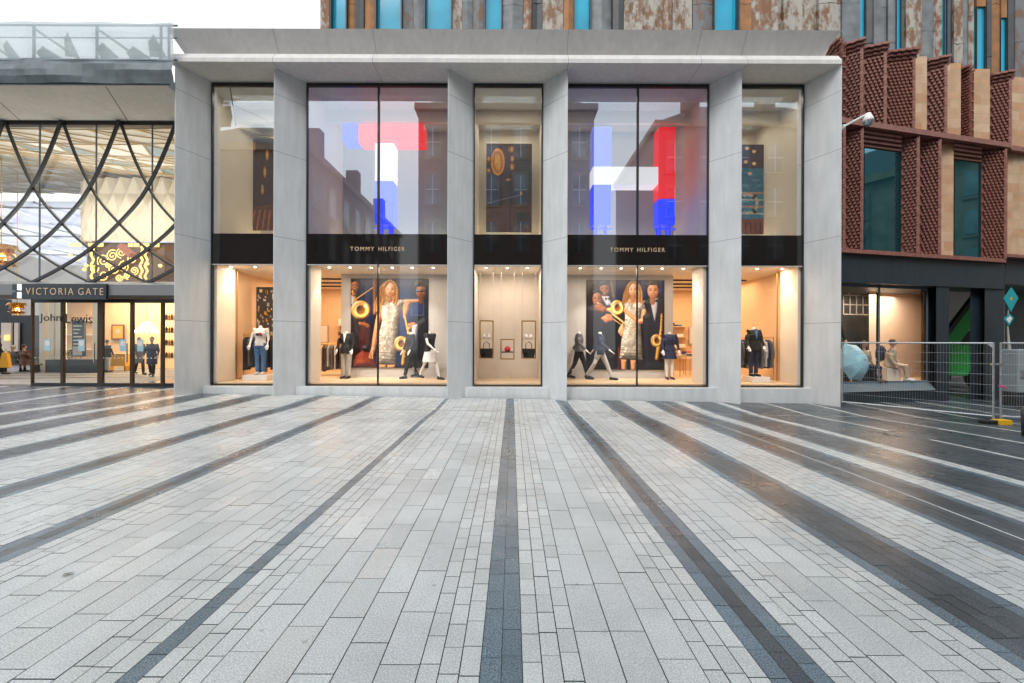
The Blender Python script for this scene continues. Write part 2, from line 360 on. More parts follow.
# ------------------------------------------------------------------ ground
g = MB(); ys = [-60, -30, -5, 0, 2, 4, 5, 6, 7, 8, 9, 9.6, 10.2, 10.8, 11.4, 12, 13, 15, 20, 40, 90, 250]
xs = [-250, -90, -40, -20, -13, -9, -5, 0, 5, 9, 12, 15, 20, 40, 90, 250]
for i in range(len(xs)-1):
    for j in range(len(ys)-1):
        q = [(xs[i], ys[j]), (xs[i+1], ys[j]), (xs[i+1], ys[j+1]), (xs[i], ys[j+1])]
        g.face([(x, y, gz(x, y)-.012) for x, y in q], M['mortar'] if (ys[j] < 0 or ys[j] >= 15 or xs[i] >= 40 or xs[i] < -40) else M['joint'])
tag(g.build('ground'), None, None, kind='structure')

# courses of the square, running towards the shop: (width, kind)   P pale small, L pale large, B mid blue, D dark
u = .1; courses = []
def lay(x, seq, unit, sgn):
    for ch in seq:
        w = unit*(2 if ch == 'L' else .3 if ch == 'w' else 1); a = x; x = x+sgn*w
        courses.append((min(a, x), max(a, x), ch))
    return x
lay(.056, 'BB', .1025, -1)
x = lay(.056, 'PPPLLLPPPBDBPPPLLPPP', .0978, 1)
x = lay(x, 'BDDDDB'+'PPPPPPP'+'BDDDwDDDB'+'PPP'+'BDDDDDDDB'+'PP'+'DDDDDDDDDDDD'+'P', .0975, 1)
while x < 22: x = lay(x, 'DDDDDDDDDDDD'+'P', .1, 1)
x = lay(-.149, 'PPPLLLLLPPP'+'B'+'PPPLLLLLLPPP'+'BDB'+'PPPLLLPPP'+'BDDB'+'PPPLLLPPP', .1, -1)
x = lay(x, 'BDDDDB'+'PPPPPPPP'+'BDDDDDDB'+'PPP'+'DDDDDDDDDDD'+'PPP'+'DDDDDDDDDDDDD'+'PP', .1, -1)
while x > -24: x = lay(x, 'DDDDDDDDDDDDDDDDD'+'PP', .1, -1)
pal = MB(); R = random.Random(3)
def tile(x0, x1, y0, y1, ch):
    j = .0028 if ch in 'PLw' else .0016
    x0 += j; x1 -= j; y0 += j; y1 -= j
    dz = R.uniform(-.0012, .0012)
    pts = [(x0, y0, gz(x0, y0)+dz), (x1, y0, gz(x1, y0)+dz), (x1, y1, gz(x1, y1)+dz), (x0, y1, gz(x0, y1)+dz)]
    if ch in 'PLw':
        v = R.gauss(.53, .022); t = R.random()
        c = (v*.905, v*.98, v*1.0)
        if ch == 'L' and t < .3: c = (v*.88, v*.95, v*.98)
        elif t > .95: c = (v*.92, v*.96, v*.96)
        m = M['paver_light']
    elif ch == 'B':
        v = R.uniform(.85, 1.12); c = (.11*v, .16*v, .20*v); m = M['paver_dark']
    else:
        v = R.uniform(.8, 1.2); c = (.055*v, .075*v, .092*v); m = M['paver_dark']
    pal.face(pts, m, c)
for (x0, x1, ch) in courses:
    xm = (x0+x1)/2
    ymin = max(.9, (abs(xm)-2.8)/1.3); ymax = 12.98
    if xm < -9.25: ymax = 14.45
    if xm > 9.0: ymax = 18.0
    ln = .45 if ch == 'L' else .2
    if ymin > ymax: continue
    if abs(xm) > 12: ln = .4
    y = ymin-R.uniform(0, ln)
    while y < ymax:
        l = ln*R.uniform(.92, 1.1) if ch != 'w' else .6
        y1 = min(y+l, ymax)
        if y < 10.78 < y1-.02: y1 = 10.78
        elif 10.76 < y < 10.83: y = 10.83; y1 = max(y1, 10.95)
        if y1-y > .02: tile(x0, x1, y, y1, ch)
        y = y1
        if y >= ymax-.001: break
tag(pal.build('paving'), None, None, kind='structure')
# slot drain
d = MB()
for i in range(60):
    xa = -19+i*.62
    if xa > 10.3: break
    d.mesh([(xa, 10.787, gz(xa, 10.8)+.002), (xa+.61, 10.787, gz(xa+.61, 10.8)+.002), (xa+.61, 10.823, gz(xa+.61, 10.8)+.002), (xa, 10.823, gz(xa, 10.8)+.002)], [(0, 1, 2, 3)], M['steel'])
tag(d.build('slot_drain'), 'long thin steel slot drain crossing the square in front of the shop', 'drain')
# manhole
t = thing('manhole_cover', 'round sett-filled manhole cover set in the dark paving at the right', 'manhole', (7.15, 8.15, gz(7.15, 8.15)+.004))
m_ = MB(); m_.tube([(0, 0, -.01), (0, 0, .002)], .40, M['dark_metal'], n=32); m_.build('rim', t)
m_ = MB()
for i in range(-4, 5):
    for j in range(-4, 5):
        if math.hypot(i*.088, j*.088) < .36: m_.box(i*.088-.038, i*.088+.038, j*.088-.038, j*.088+.038, .002, .007, M['paver_dark'], (.10, .12, .14))
m_.build('sett_infill', t)
# fallen leaf
lf = MB(); lf.face([(0, 0, .006), (.04, -.012, .012), (.09, 0, .02), (.05, .02, .01)], M['brownleather']); lf.face([(.01, -.02, .004), (.05, -.03, .014), (.04, -.012, .012)], M['brownleather'])
tag(lf.build('fallen_leaf', loc=(wx(66, 3.1)-.02, 3.1, 0)), 'small dark dead leaf lying on the pale paving at lower left', 'leaf')

# ------------------------------------------------------------------ the shop
YL, YF, YG = 12.3, 12.6, 13.3
ZS = 9.14
S = thing('shop_building', 'two-storey pale concrete shop with angled fins and large windows', 'shop', (0, 13, 0))
def SP(mb, name, parent=None, **k):
    o = mb.build(name, None, **k); p = parent or S; o.parent = p
    if p is S: o.matrix_parent_inverse = S.matrix_world.inverted() if False else Matrix.Translation((0, -13, 0))
    return o
XL, XR = wx(171, 12.3), wx(841, 12.3)
c = MB()
# lip and splayed parapet
c.xprism([(YL, ZS), (13.34, ZS), (13.34, 9.44), (12.44, 9.44), (YL, 9.25)], XL-.1, XR, M['conc_plain'])
SP(c, 'cornice')
c = MB()
a0, a1 = XL-.15, XR+.01
zt, zb = 10.04, 9.44
vs = [(a0, 12.3, zt), (a1, 12.3, zt), (a1-.42, 12.75, zb+.002), (a0+.3, 12.75, zb+.002), (a0, 24, zt), (a1, 24, zt), (a1-.42, 24, zb+.002), (a0+.3, 24, zb+.002)]
c.mesh(vs, [(0, 3, 2, 1), (0, 1, 5, 4), (1, 2, 6, 5), (0, 4, 7, 3), (3, 7, 6, 2), (4, 5, 6, 7)], M['conc_plain'])
# joints in the parapet
SP(c, 'parapet')
# fins
def fin(xf, xb, yf=YF):
    c = MB()
    s = 1 if xb > xf else -1
    pl = [(xf, yf), (xf+s*.015, yf), (xb, YG+.02), (xb, YG+.25), (xf, YG+.25)]
    if s < 0: pl = pl[::-1]
    c.prism(pl, -.3, ZS-.002, M['conc'])
    SP(c, 'column')
fin(wx(174, 12.35), wx(211, YG), 12.35)
fin(wx(273, YF), wx(306, YG)); fin(wx(447, YF), wx(473, YG)); fin(wx(567, YF), wx(542, YG)); fin(wx(741, YF), wx(708, YG))
fin(wx(841, 12.35), wx(803, YG), 12.35)
bays = [(wx(211, YG), wx(273, YF)), (wx(306, YG), wx(447, YF)), (wx(473, YG), wx(542, YG)), (wx(567, YF), wx(708, YG)), (wx(741, YF), wx(803, YG))]
ZH, ZB1, ZB0, ZW = 9.12, wz(234.5, YG), wz(265, YG), wz(386, YG)
for i, (a, b) in enumerate(bays):
    yp = 13.08
    def edge(px_, pb_, yf_): xf_, xb_ = wx(px_, yf_), wx(pb_, YG); return xf_+(xb_-xf_)*(yp-yf_)/(YG-yf_)
    pa = (edge(174, 211, 12.35), edge(273, 306, YF), edge(447, 473, YF), a, a)[i]; pb = (b, b, edge(567, 542, YF), edge(741, 708, YF), edge(841, 803, 12.35))[i]
    SP(MB().prism([(pa+.003, yp), (pb-.003, yp), (b-.002, 13.45), (a+.002, 13.45)], -.35, wz(387.5, yp), M['conc']), 'plinth')
    a_, b_ = a+.004, b-.004
    f = MB(); fw = .032
    f.box(a_, a_+fw, YG-.03, YG+.06, ZW, ZH, M['black']); f.box(b_-fw, b_, YG-.03, YG+.06, ZW, ZH, M['black'])
    f.box(a_+fw, b_-fw, YG-.03, YG+.06, ZH-.09, ZH, M['black'])
    f.box(a_+fw, b_-fw, YG-.03, YG+.06, ZW, ZW+.03, M['black'])
    if i in (1, 3):
        xm = wx(378 if i == 1 else 637, YG)
        f.box(xm-.028, xm+.028, YG-.035, YG+.055, ZB1, ZH-.09, M['black'])
        f.box(xm-.018, xm+.018, YG-.035, YG+.055, ZW+.03, ZB0, M['black'])
    f.box(a_+fw, b_-fw, YG-.02, YG+.05, ZB0-.03, ZB0, M['greige'])
    fr = SP(f, 'window_frame')
    p = B(a_+fw, b_-fw, YG, YG+.012, ZB1, ZH-.09, M['glass_up']).build('upper_pane', fr)
    p = B(a_+fw, b_-fw, YG, YG+.012, ZW+.03, ZB0-.03, M['glass_low']).build('lower_pane', fr)
    SP(B(a_+fw, b_-fw, YG-.01, YG+.10, ZB0+.001, ZB1-.001, M['band']), 'sign_band')
for wd_, px0, px1 in (('TOMMY', 350.2, 374), ('HILFIGER', 378.4, 404.5), ('TOMMY', 609.5, 632.8), ('HILFIGER', 636.8, 664.3)):
    o = text('shop_lettering', wd_, wx(px1, YG)-wx(px0, YG), M['goldletter'], None, (wx(px0, YG), YG-.02, wz(251.5, YG)), .006, height=.118, spacing=1.3)
    o.parent = S; o.matrix_parent_inverse = Matrix.Translation((0, -13, 0))
# structure shell
ix0, ix1 = XL+.05, XR-.02
sh = MB(); sh.box(ix0, ix0+.1, 13.6, 24, -.3, 9.4, M['creamlight']); sh.box(ix1-.1, ix1, 13.6, 24, -.3, 9.4, M['creamlight'])
sh.box(ix0+.1, ix1-.1, 23.9, 24, -.3, 9.4, M['orange'])
SP(sh, 'outer_wall')
SP(B(ix0, ix1, 13.5, 24, 9.142, 9.43, M['conc_soffit']), 'roof')
SP(B(ix0+.1, ix1-.1, 13.39, 23.9, ZB0+.04, ZB1-.03, M['creamlight']), 'floor_slab')
ZF = .36
SP(B(ix0+.1, ix1-.1, 13.45, 23.9, .05, ZF, M['floorwood']), 'display_floor')
SP(B(ix0+.1, ix1-.1, 13.40, 13.449, .02, ZF-.005, M['floorwood']), 'floor_edge')
# lower floor walls
YW = 15.5
def pan(x0, x1, m, y=YW, th=.15, z0=ZF, z1=ZB0+.04): SP(B(x0, x1, y, y+th, z0, z1, m), 'partition')
pan(wx(341, YW), -1.145+.0, M['greige']); pan(1.53, wx(673, YW), M['greige'])
pan(-1.14, .877, M['niche'])
for (x0, x1, y1, m) in ((wx(211, YG), wx(211, YG)+.12, 14.25, 'cream'), (-6.05+.03, -5.92, 14.1, 'cream'), (-1.40, -1.145, YW-.001, 'niche'), (.882, 1.2, YW-.001, 'niche'), (5.62, 5.72, 14.2, 'cream'), (8.40, 8.50, 14.25, 'cream'), (-1.9, -1.7, YW-.001, 'greige'), (1.35, 1.52, YW-.001, 'greige')):
    SP(B(x0, x1, 13.38, y1, ZF, ZB0+.039, M[m]), 'jamb_wall')
for (x0, x1) in ((-6.9, -6.15), (5.8, 6.6)):
    SP(B(x0, x1, 13.6, 14.6, ZF, ZB0+.039, M['cream']), 'jamb_wall')
SP(B(ix0+.1, ix1-.1, 20.0, 20.1, ZF, ZB0+.039, M['orange']), 'back_wall')
SP(B(ix0+.101, ix0+.12, 14.3, 19.99, ZF, ZB0+.038, M['orange']), 'side_lining')
SP(B(ix1-.12, ix1-.101, 14.3, 19.99, ZF, ZB0+.038, M['orange']), 'side_lining')
# upper floor
ZU = ZB1-.03
SP(B(ix0+.1, ix1-.1, 16.4, 16.5, ZU, 9.14, M['creamlight']), 'upper_wall')
SP(B(ix0+.1, ix1-.1, 14.9, 15.05, wz(122.5, 14.9), 9.14, M['creamlight']), 'bulkhead')
for x0, x1 in ((-6.55, -6.1), (-1.7, -1.2), (.95, 1.45), (5.8, 6.3)):
    SP(B(x0, x1, 13.56, 16.39, ZU, 9.14, M['creamlight']), 'upper_partition')
for (x0, x1) in ((-6.09, -1.71), (1.46, 5.79)): SP(B(x0, x1, 16.36, 16.398, ZU, 9.13, M['coolwall']), 'upper_panel')
# brass rods
for px_ in (233, 237, 777, 781.5):
    c = MB(); xx = wx(px_, 14.5); c.tube([(xx, 14.5, ZF), (xx, 14.5, ZB0+.03)], .016, M['brass'], n=6); SP(c, 'brass_rod')
# downlights
spots = [(b_, y_) for (b_, y_) in
         [(x_, 14.0) for x_ in (wx(329, 14), wx(350, 14), wx(371, 14), wx(392, 14), wx(412, 14), wx(433, 14), wx(580, 14), wx(601, 14), wx(621, 14), wx(642, 14), wx(662, 14), wx(683, 14),
                                wx(486, 14), wx(507, 14), wx(527, 14), wx(231, 14), wx(255, 14), wx(757, 14), wx(782, 14))]]
for (x_, y_) in spots:
    c = MB(); c.tube([(x_, y_, ZB0+.025), (x_, y_, ZB0+.039)], .05, M['white'], n=12); o = SP(c, 'downlight')
    c = MB(); c.tube([(x_, y_, ZB0+.018), (x_, y_, ZB0+.024)], .036, M['lamp'], n=12); c.build('bulb', o)
for k in range(7):
    x_ = -8+k*2.6; y_ = 17.5+(k % 2)
    c = MB(); c.tube([(x_, y_, ZB0+.02), (x_, y_, ZB0+.039)], .07, M['lamp'], n=12); SP(c, 'downlight')
WARM = (1, .78, .55)
for (a, b), e, cc in zip(bays, (36, 56, 30, 56, 36), (WARM, (1, .84, .68), (1, .82, .66), (1, .84, .68), WARM)):
    light('display_lighting', 'AREA', ((a+b)/2, 14.25, ZB0-.02), e, cc, (b-a)*.8, 1.0)
for (x_, e_) in ((wx(211, YG)+.30, 60), (-5.60, 50), (5.42, 50), (8.20, 60), (-7.9, 40), (7.6, 40)):
    o = light('downlight_beam', 'SPOT', (x_, 13.85, ZB0-.02), e_, (1, .78, .55)); o.data.spot_size = radians(62); o.data.spot_blend = .35; o.data.shadow_soft_size = .03
for x_ in (wx(350, 14), wx(371, 14), wx(392, 14), wx(412, 14), wx(601, 14), wx(621, 14), wx(642, 14)):
    o = light('downlight_beam', 'SPOT', (x_, 14.0, ZB0-.02), 100, (1, .90, .78), rot=(radians(28), 0, 0)); o.data.spot_size = radians(70); o.data.spot_blend = .6; o.data.shadow_soft_size = .03
light('shop_lighting', 'AREA', (-5.6, 17.8, ZB0-.03), 170, (1, .66, .38), 6, 3)
light('shop_lighting', 'AREA', (5.6, 17.8, ZB0-.03), 170, (1, .66, .38), 6, 3)
for (a, b) in bays:
    k_ = 2.4 if b-a > 3 else 11
    light('upper_lighting', 'AREA', ((a+b)/2, 15.7, 9.05), k_*(b-a)/2, (1, .86, .68), (b-a)*.8, .5)
    light('upper_lighting', 'AREA', ((a+b)/2, 14.0, 9.05), k_*1.0*(b-a)/2, (1, .88, .72), (b-a)*.8, .4)
    light('upper_cove', 'AREA', ((a+b)/2, 15.9, ZU+.05), (7 if b-a > 3 else 11)*(b-a)/2, (1, .78, .5), (b-a)*.85, .15, rot=(pi, 0, 0))
# shelving and stock on the rear walls, a tall dark panel in the first bay
R = random.Random(31)
for (xa, xb) in ((-7.6, -5.1), (5.0, 7.6)):
    for z_ in (.9, 1.35, 1.8, 2.25):
        c = B(xa, xb, 19.6, 19.99, z_, z_+.03, M['floorwood']); SP(c, 'wall_shelf'); c = MB(); q = xa+.1
        while q < xb-.3:
            w_ = R.uniform(.2, .34); c.box(q, q+w_, 19.62, 19.95, z_+.031, z_+R.uniform(.1, .3), M[R.choice(['navy', 'whitecloth', 'greycloth', 'denim', 'beigecloth', 'brownleather', 'lightcloth'])]); q += w_+R.uniform(.05, .2)
        SP(c, 'shelf_stock')
c = MB(); c.box(-8.93, -8.1, 15.88, 15.92, wz(345, 15.9), wz(288, 15.9), M['dark_metal'])
for k in range(70):
    q = -8.93+R.uniform(.02, .72); z_ = R.uniform(wz(343, 15.9), wz(292, 15.9)); c.box(q, q+R.uniform(.02, .08), 15.872-.0001*k, 15.879, z_, z_+R.uniform(.03, .14), M[R.choice(['whitecloth', 'greige', 'brownleather', 'lightcloth', 'mustard'])])
SP(c, 'display_panel')
for k in range(3):
    c = MB(); c.box(-8.5+k*.01, -5.2, 16.5+k*1.1, 16.56+k*1.1, ZB0-.02, ZB0+.03, M['black']); SP(c, 'lighting_track'); c = MB(); c.box(5.2, 8.5, 16.5+k*1.1, 16.56+k*1.1, ZB0-.02, ZB0+.03, M['black']); SP(c, 'lighting_track')
# steel beam strip / rails inside shop rear
for k in range(5):
    c = MB(); x0 = (-8.3, -5.4, 5.0, 6.6, 8.0)[k]; c.box(x0-.25, x0+.25, 19.9, 19.96, 1.5, 2.3, M['greige']); c.box(x0-.2, x0+.2, 19.89, 19.9, 1.55, 2.25, M['whitecloth'])
    SP(c, 'wall_panel')

# ------------------------------------------------------------------ posters (flat prints)
class PR:
    def __init__(s, X0, X1, Y, Z0, Z1, bx): s.X0, s.X1, s.Y, s.Z0, s.Z1, s.b = X0, X1, Y, Z0, Z1, bx; s.m = MB(); s.k = 0
    def pt(s, p):
        a = min(1, max(0, (p[0]-s.b[0])/(s.b[2]-s.b[0]))); b = min(1, max(0, (p[1]-s.b[1])/(s.b[3]-s.b[1])))
        return (s.X0+(s.X1-s.X0)*a, s.Y-.004-s.k*.0006, s.Z1-(s.Z1-s.Z0)*b)
    def poly(s, pts, c):
        s.k += 1; P = [s.pt(p) for p in pts]
        s.m.face(P, M['print'], lin(c)); return s
    def el(s, cx, cy, rx, ry, c, c2=None, rot=0, n=18):
        s.k += 1; q = []; cr, sr = cos(rot), sin(rot)
        for i in range(n):
            a = 2*pi*i/n; x, y = rx*cos(a), ry*sin(a); q.append((cx+x*cr-y*sr, cy+x*sr+y*cr))
        c1 = lin(c); c2 = lin(c2) if c2 else c1; C = s.pt((cx, cy))
        for i in range(n): s.m.face([C, s.pt(q[i]), s.pt(q[(i+1) % n])], M['print'], [c1, c2, c2])
        return s
    def line(s, a, b, w, c):
        dx, dy = b[0]-a[0], b[1]-a[1]; l = math.hypot(dx, dy) or 1; nx, ny = -dy/l*w/2, dx/l*w/2
        return s.poly([(a[0]+nx, a[1]+ny), (b[0]+nx, b[1]+ny), (b[0]-nx, b[1]-ny), (a[0]-nx, a[1]-ny)], c)
    def ring(s, cx, cy, rx, ry, w, c, n=20):
        s.k += 1
        for i in range(n):
            a, b = 2*pi*i/n, 2*pi*(i+1)/n
            s.m.face([s.pt((cx+rx*cos(a), cy+ry*sin(a))), s.pt((cx+rx*cos(b), cy+ry*sin(b))), s.pt((cx+(rx-w)*cos(b), cy+(ry-w)*sin(b))), s.pt((cx+(rx-w)*cos(a), cy+(ry-w)*sin(a)))], M['print'], lin(c))
        return s
    def done(s, label):
        t = thing('poster', label, 'poster', ((s.X0+s.X1)/2, s.Y, s.Z0))
        inv = Matrix.Translation((-(s.X0+s.X1)/2, -s.Y, -s.Z0))
        o = B(s.X0-.01, s.X1+.01, s.Y-.003, s.Y+.02, s.Z0-.01, s.Z1+.01, M['black']).build('backing_board', t); o.matrix_parent_inverse = inv
        o = s.m.build('print', t); o.matrix_parent_inverse = inv
SK, SKD, SKL = (222, 160, 110), (175, 110, 65), (240, 190, 145)
def sil_dress(p, pts, lines, c=(176, 167, 150)):
    p.poly(pts, c)
    R = random.Random(5)
    x0 = min(q[0] for q in pts); x1 = max(q[0] for q in pts); y0 = min(q[1] for q in pts); y1 = max(q[1] for q in pts)
    for i in range(16):
        cy = R.uniform(y0+30, y1-40); cx = (x0+x1)/2+R.uniform(-.22, .22)*(x1-x0); l = R.uniform(15, 45); k = R.choice([(196, 186, 168), (152, 141, 122), (208, 200, 186), (160, 148, 130)])
        p.line((cx-l*.5, cy+R.uniform(-8, 8)), (cx+l*.5, cy+R.uniform(-8, 8)), R.uniform(3, 8), k)
    for (a, b) in lines: p.line(a, b, 3, (70, 60, 55))
def face(p, cx, cy, rx, ry, c, cd, smile=True):
    p.el(cx, cy, rx, ry, c, cd)
    for s in (-1, 1):
        p.el(cx+s*rx*.42, cy-ry*.08, rx*.2, ry*.09, (60, 35, 25)); p.line((cx+s*rx*.2, cy-ry*.27), (cx+s*rx*.65, cy-ry*.3), 3, (90, 55, 35))
    p.poly([(cx, cy-ry*.1), (cx+rx*.16, cy+ry*.25), (cx-rx*.12, cy+ry*.25)], cd)
    p.el(cx, cy+ry*.52, rx*.34, ry*.12, (240, 225, 215) if smile else (190, 60, 60)); p.line((cx-rx*.3, cy+ry*.42), (cx+rx*.3, cy+ry*.42), 2.5, (140, 60, 50))
YP = YW-.03
import numpy as np
class Paint:
    """a procedural picture computed on a fine grid and stored as vertex colours of one flat sheet"""
    def __init__(s, X0, X1, Y, Z0, Z1, bx, nx=210, seed=1):
        s.geo = (X0, X1, Y, Z0, Z1); s.b = bx; s.nx = nx; s.ny = int(nx*(bx[3]-bx[1])/(bx[2]-bx[0]))
        s.x, s.y = np.meshgrid(np.linspace(bx[0], bx[2], s.nx), np.linspace(bx[1], bx[3], s.ny)); s.st = (bx[2]-bx[0])/s.nx
        s.C = np.zeros((s.ny, s.nx, 3)); s.r = np.random.RandomState(seed)
    def noise(s, cell, stretch=1.0):
        gx = int((s.b[2]-s.b[0])/(cell*stretch))+3; gy = int((s.b[3]-s.b[1])/cell)+3; g = s.r.rand(gy, gx)
        u = (s.x-s.b[0])/(cell*stretch); v = (s.y-s.b[1])/cell; i = u.astype(int); j = v.astype(int); f = u-i; h = v-j; f = f*f*(3-2*f); h = h*h*(3-2*h)
        return (g[j, i]*(1-f)+g[j, i+1]*f)*(1-h)+(g[j+1, i]*(1-f)+g[j+1, i+1]*f)*h
    def put(s, a, col): s.C = s.C*(1-a[..., None])+col*a[..., None]
    def sdist(s, pts):
        d = np.full(s.x.shape, 1e9); ins = np.zeros(s.x.shape, bool); n = len(pts)
        for k in range(n):
            (ax, ay), (bx, by) = pts[k], pts[(k+1) % n]; vx, vy = bx-ax, by-ay; t = np.clip(((s.x-ax)*vx+(s.y-ay)*vy)/(vx*vx+vy*vy+1e-9), 0, 1)
            d = np.minimum(d, np.hypot(s.x-ax-t*vx, s.y-ay-t*vy)); c = (ay > s.y) != (by > s.y)
            ins ^= c & (s.x < (bx-ax)*(s.y-ay)/((by-ay) if by != ay else 1e-9)+ax)
        return np.where(ins, d, -d)
    def shade(s, d, w, base, dark, hi=.25, alpha=None, tex=None, soft=2.2, op=1):
        base = np.array(lin(base)); dark = np.array(lin(dark)); gy, gx = np.gradient(d, s.st); h = np.clip(d/w, 0, 1); sl = np.sqrt(1-h)*.86
        nx_, ny_ = -gx*sl, -gy*sl; nz = np.sqrt(np.clip(1-nx_**2-ny_**2, .02, 1)); L = np.clip(nx_*-.45+ny_*-.5+nz*.74, 0, 1)
        col = dark+(base-dark)*(L**1.3)[..., None]+(hi*np.clip(L, 0, 1)**14)[..., None]
        if tex is not None: col = col*tex[..., None]
        s.put(np.clip(d/soft+.5, 0, 1)*op, col); return s
    def poly(s, pts, base, dark=None, w=22, hi=.04, tex=None, soft=2.2, op=1):
        return s.shade(s.sdist(pts), w, base, dark or tuple(v*.35 for v in base), hi, tex=tex, soft=soft, op=op)
    def el(s, cx, cy, rx, ry, base, dark=None, hi=.1, soft=2.2, op=1, tex=None):
        q = np.hypot((s.x-cx)/rx, (s.y-cy)/ry); d = (1-q)*min(rx, ry); return s.shade(d, min(rx, ry), base, dark or tuple(v*.35 for v in base), hi, soft=soft, op=op, tex=tex)
    def tube(s, pts, r, base, dark=None, hi=.1, op=1, soft=2.0):
        d = np.full(s.x.shape, -1e9); rr = r if isinstance(r, (list, tuple)) else [r]*len(pts)
        for k in range(len(pts)-1):
            (ax, ay), (bx, by) = pts[k], pts[k+1]; vx, vy = bx-ax, by-ay; t = np.clip(((s.x-ax)*vx+(s.y-ay)*vy)/(vx*vx+vy*vy+1e-9), 0, 1)
            d = np.maximum(d, rr[k]*(1-t)+rr[k+1]*t-np.hypot(s.x-ax-t*vx, s.y-ay-t*vy))
        return s.shade(d, max(rr), base, dark or tuple(v*.35 for v in base), hi, soft=soft, op=op)
    def glow(s, cx, cy, rx, ry, col, op=.7):
        a = np.exp(-(((s.x-cx)/rx)**2+((s.y-cy)/ry)**2))*op; s.put(a, np.array(lin(col))); return s
    def hair(s, paths, n, r, c1, c2, spread=8):
        for k in range(n):
            p = paths[k % len(paths)]; o = s.r.uniform(-spread, spread); ph = s.r.uniform(0, 6); f = s.r.rand()
            q = []
            for m in range(len(p)*3-2):
                t = m/3; i = min(len(p)-2, int(t)); t -= i; x_ = p[i][0]*(1-t)+p[i+1][0]*t; y_ = p[i][1]*(1-t)+p[i+1][1]*t; q.append((x_+o*(.5+.5*m/(len(p)*3))+3*math.sin(m*.8+ph), y_))
            c = tuple(c1[i]*(1-f)+c2[i]*f for i in range(3)); s.tube(q, r, c, tuple(v*.45 for v in c), .06, op=.85, soft=1.5)
        return s
    def face(s, cx, cy, rx, ry, c, cd, tilt=0, smile=True):
        s.tube([(cx, cy+ry*.6), (cx-2, cy+ry*1.5)], rx*.5, tuple(v*.72 for v in c), cd, 0); s.el(cx, cy, rx, ry, c, cd, .10)
        for k in (-1, 1):
            s.glow(cx+k*rx*.42, cy-ry*.1, rx*.28, ry*.12, cd, .55); s.el(cx+k*rx*.42, cy-ry*.08, rx*.14, ry*.07, (30, 20, 18), op=.9, soft=1)
            s.tube([(cx+k*rx*.2, cy-ry*.28), (cx+k*rx*.62, cy-ry*.30)], 1.3, (80, 50, 32), op=.8, soft=1.2); s.glow(cx+k*rx*.5, cy+ry*.22, rx*.25, ry*.16, tuple(min(255, v*1.12) for v in c), .5)
        s.glow(cx+rx*.16, cy+ry*.2, rx*.12, ry*.16, cd, .6); s.glow(cx-rx*.02, cy+ry*.05, rx*.10, ry*.2, tuple(min(255, v*1.15) for v in c), .5)
        s.el(cx, cy+ry*.52, rx*.28, ry*.085, tuple(v*m_ for v, m_ in zip(c, (.82, .5, .5))), tuple(v*.5 for v in c), .03, soft=1.5, op=.85)
        if smile: s.el(cx, cy+ry*.51, rx*.2, ry*.04, (240, 226, 214), (200, 180, 170), 0, soft=1)
        s.glow(cx, cy+ry*.95, rx*.6, ry*.14, cd, .5); return s
    def dress(s, pts, hems):
        n1 = s.noise(5, 1.2); n2 = s.noise(16, 2.4); n3 = s.noise(46, .7); fold = .5+.5*np.sin(s.y*.11+s.x*.05+n3*9)
        tex = .45+.5*n1*1.1+.35*(n2-.3)+.35*fold
        tex = tex+.9*(n1 > .86)
        s.poly(pts, (196, 186, 170), (74, 66, 58), 40, .12, tex=tex)
        for a, b in hems: s.tube([a, b], 1.6, (62, 54, 50), (30, 26, 24), 0, op=.8)
    def done(s, label):
        X0, X1, Y, Z0, Z1 = s.geo; t = thing('poster', label, 'poster', ((X0+X1)/2, Y, Z0)); inv = Matrix.Translation((-(X0+X1)/2, -Y, -Z0))
        o = B(X0-.01, X1+.01, Y-.003, Y+.02, Z0-.01, Z1+.01, M['black']).build('backing_board', t); o.matrix_parent_inverse = inv
        s.C = np.clip(s.C*(.86+.28*s.noise(3))[..., None], 0, 1)
        nx, ny = s.nx, s.ny; vs = [(X0+(X1-X0)*i/(nx-1), Y-.005, Z1-(Z1-Z0)*j/(ny-1)) for j in range(ny) for i in range(nx)]
        fs = [(j*nx+i, (j+1)*nx+i, (j+1)*nx+i+1, j*nx+i+1) for j in range(ny-1) for i in range(nx-1)]
        me = bpy.data.meshes.new('print'); me.from_pydata(vs, [], fs); me.update(); me.materials.append(M['printfine'])
        ca = me.color_attributes.new('Col', 'FLOAT_COLOR', 'POINT'); d = np.ones((ny*nx, 4)); d[:, :3] = s.C.reshape(-1, 3); ca.data.foreach_set('color', d.ravel())
        o = bpy.data.objects.new('print', me); COL.objects.link(o); o.parent = t; o.matrix_parent_inverse = inv
M['printfine'] = mat('photographic_print', (1, 1, 1), .3, attr=True)
GO, GD = (240, 185, 70), (90, 48, 8)
def horn(p, cx, cy, rx, ry):
    p.el(cx, cy, rx, ry, (236, 178, 66), (120, 66, 14), .35); p.el(cx+1, cy, rx*.8, ry*.8, (168, 104, 26), (246, 205, 112), .1); p.glow(cx-rx*.45, cy+ry*.1, rx*.22, ry*.5, (255, 236, 170), .8)
    p.el(cx+1, cy, rx*.48, ry*.5, (60, 30, 10), (150, 90, 26), 0); p.glow(cx+rx*.5, cy-ry*.45, rx*.14, ry*.2, (255, 245, 205), .9)
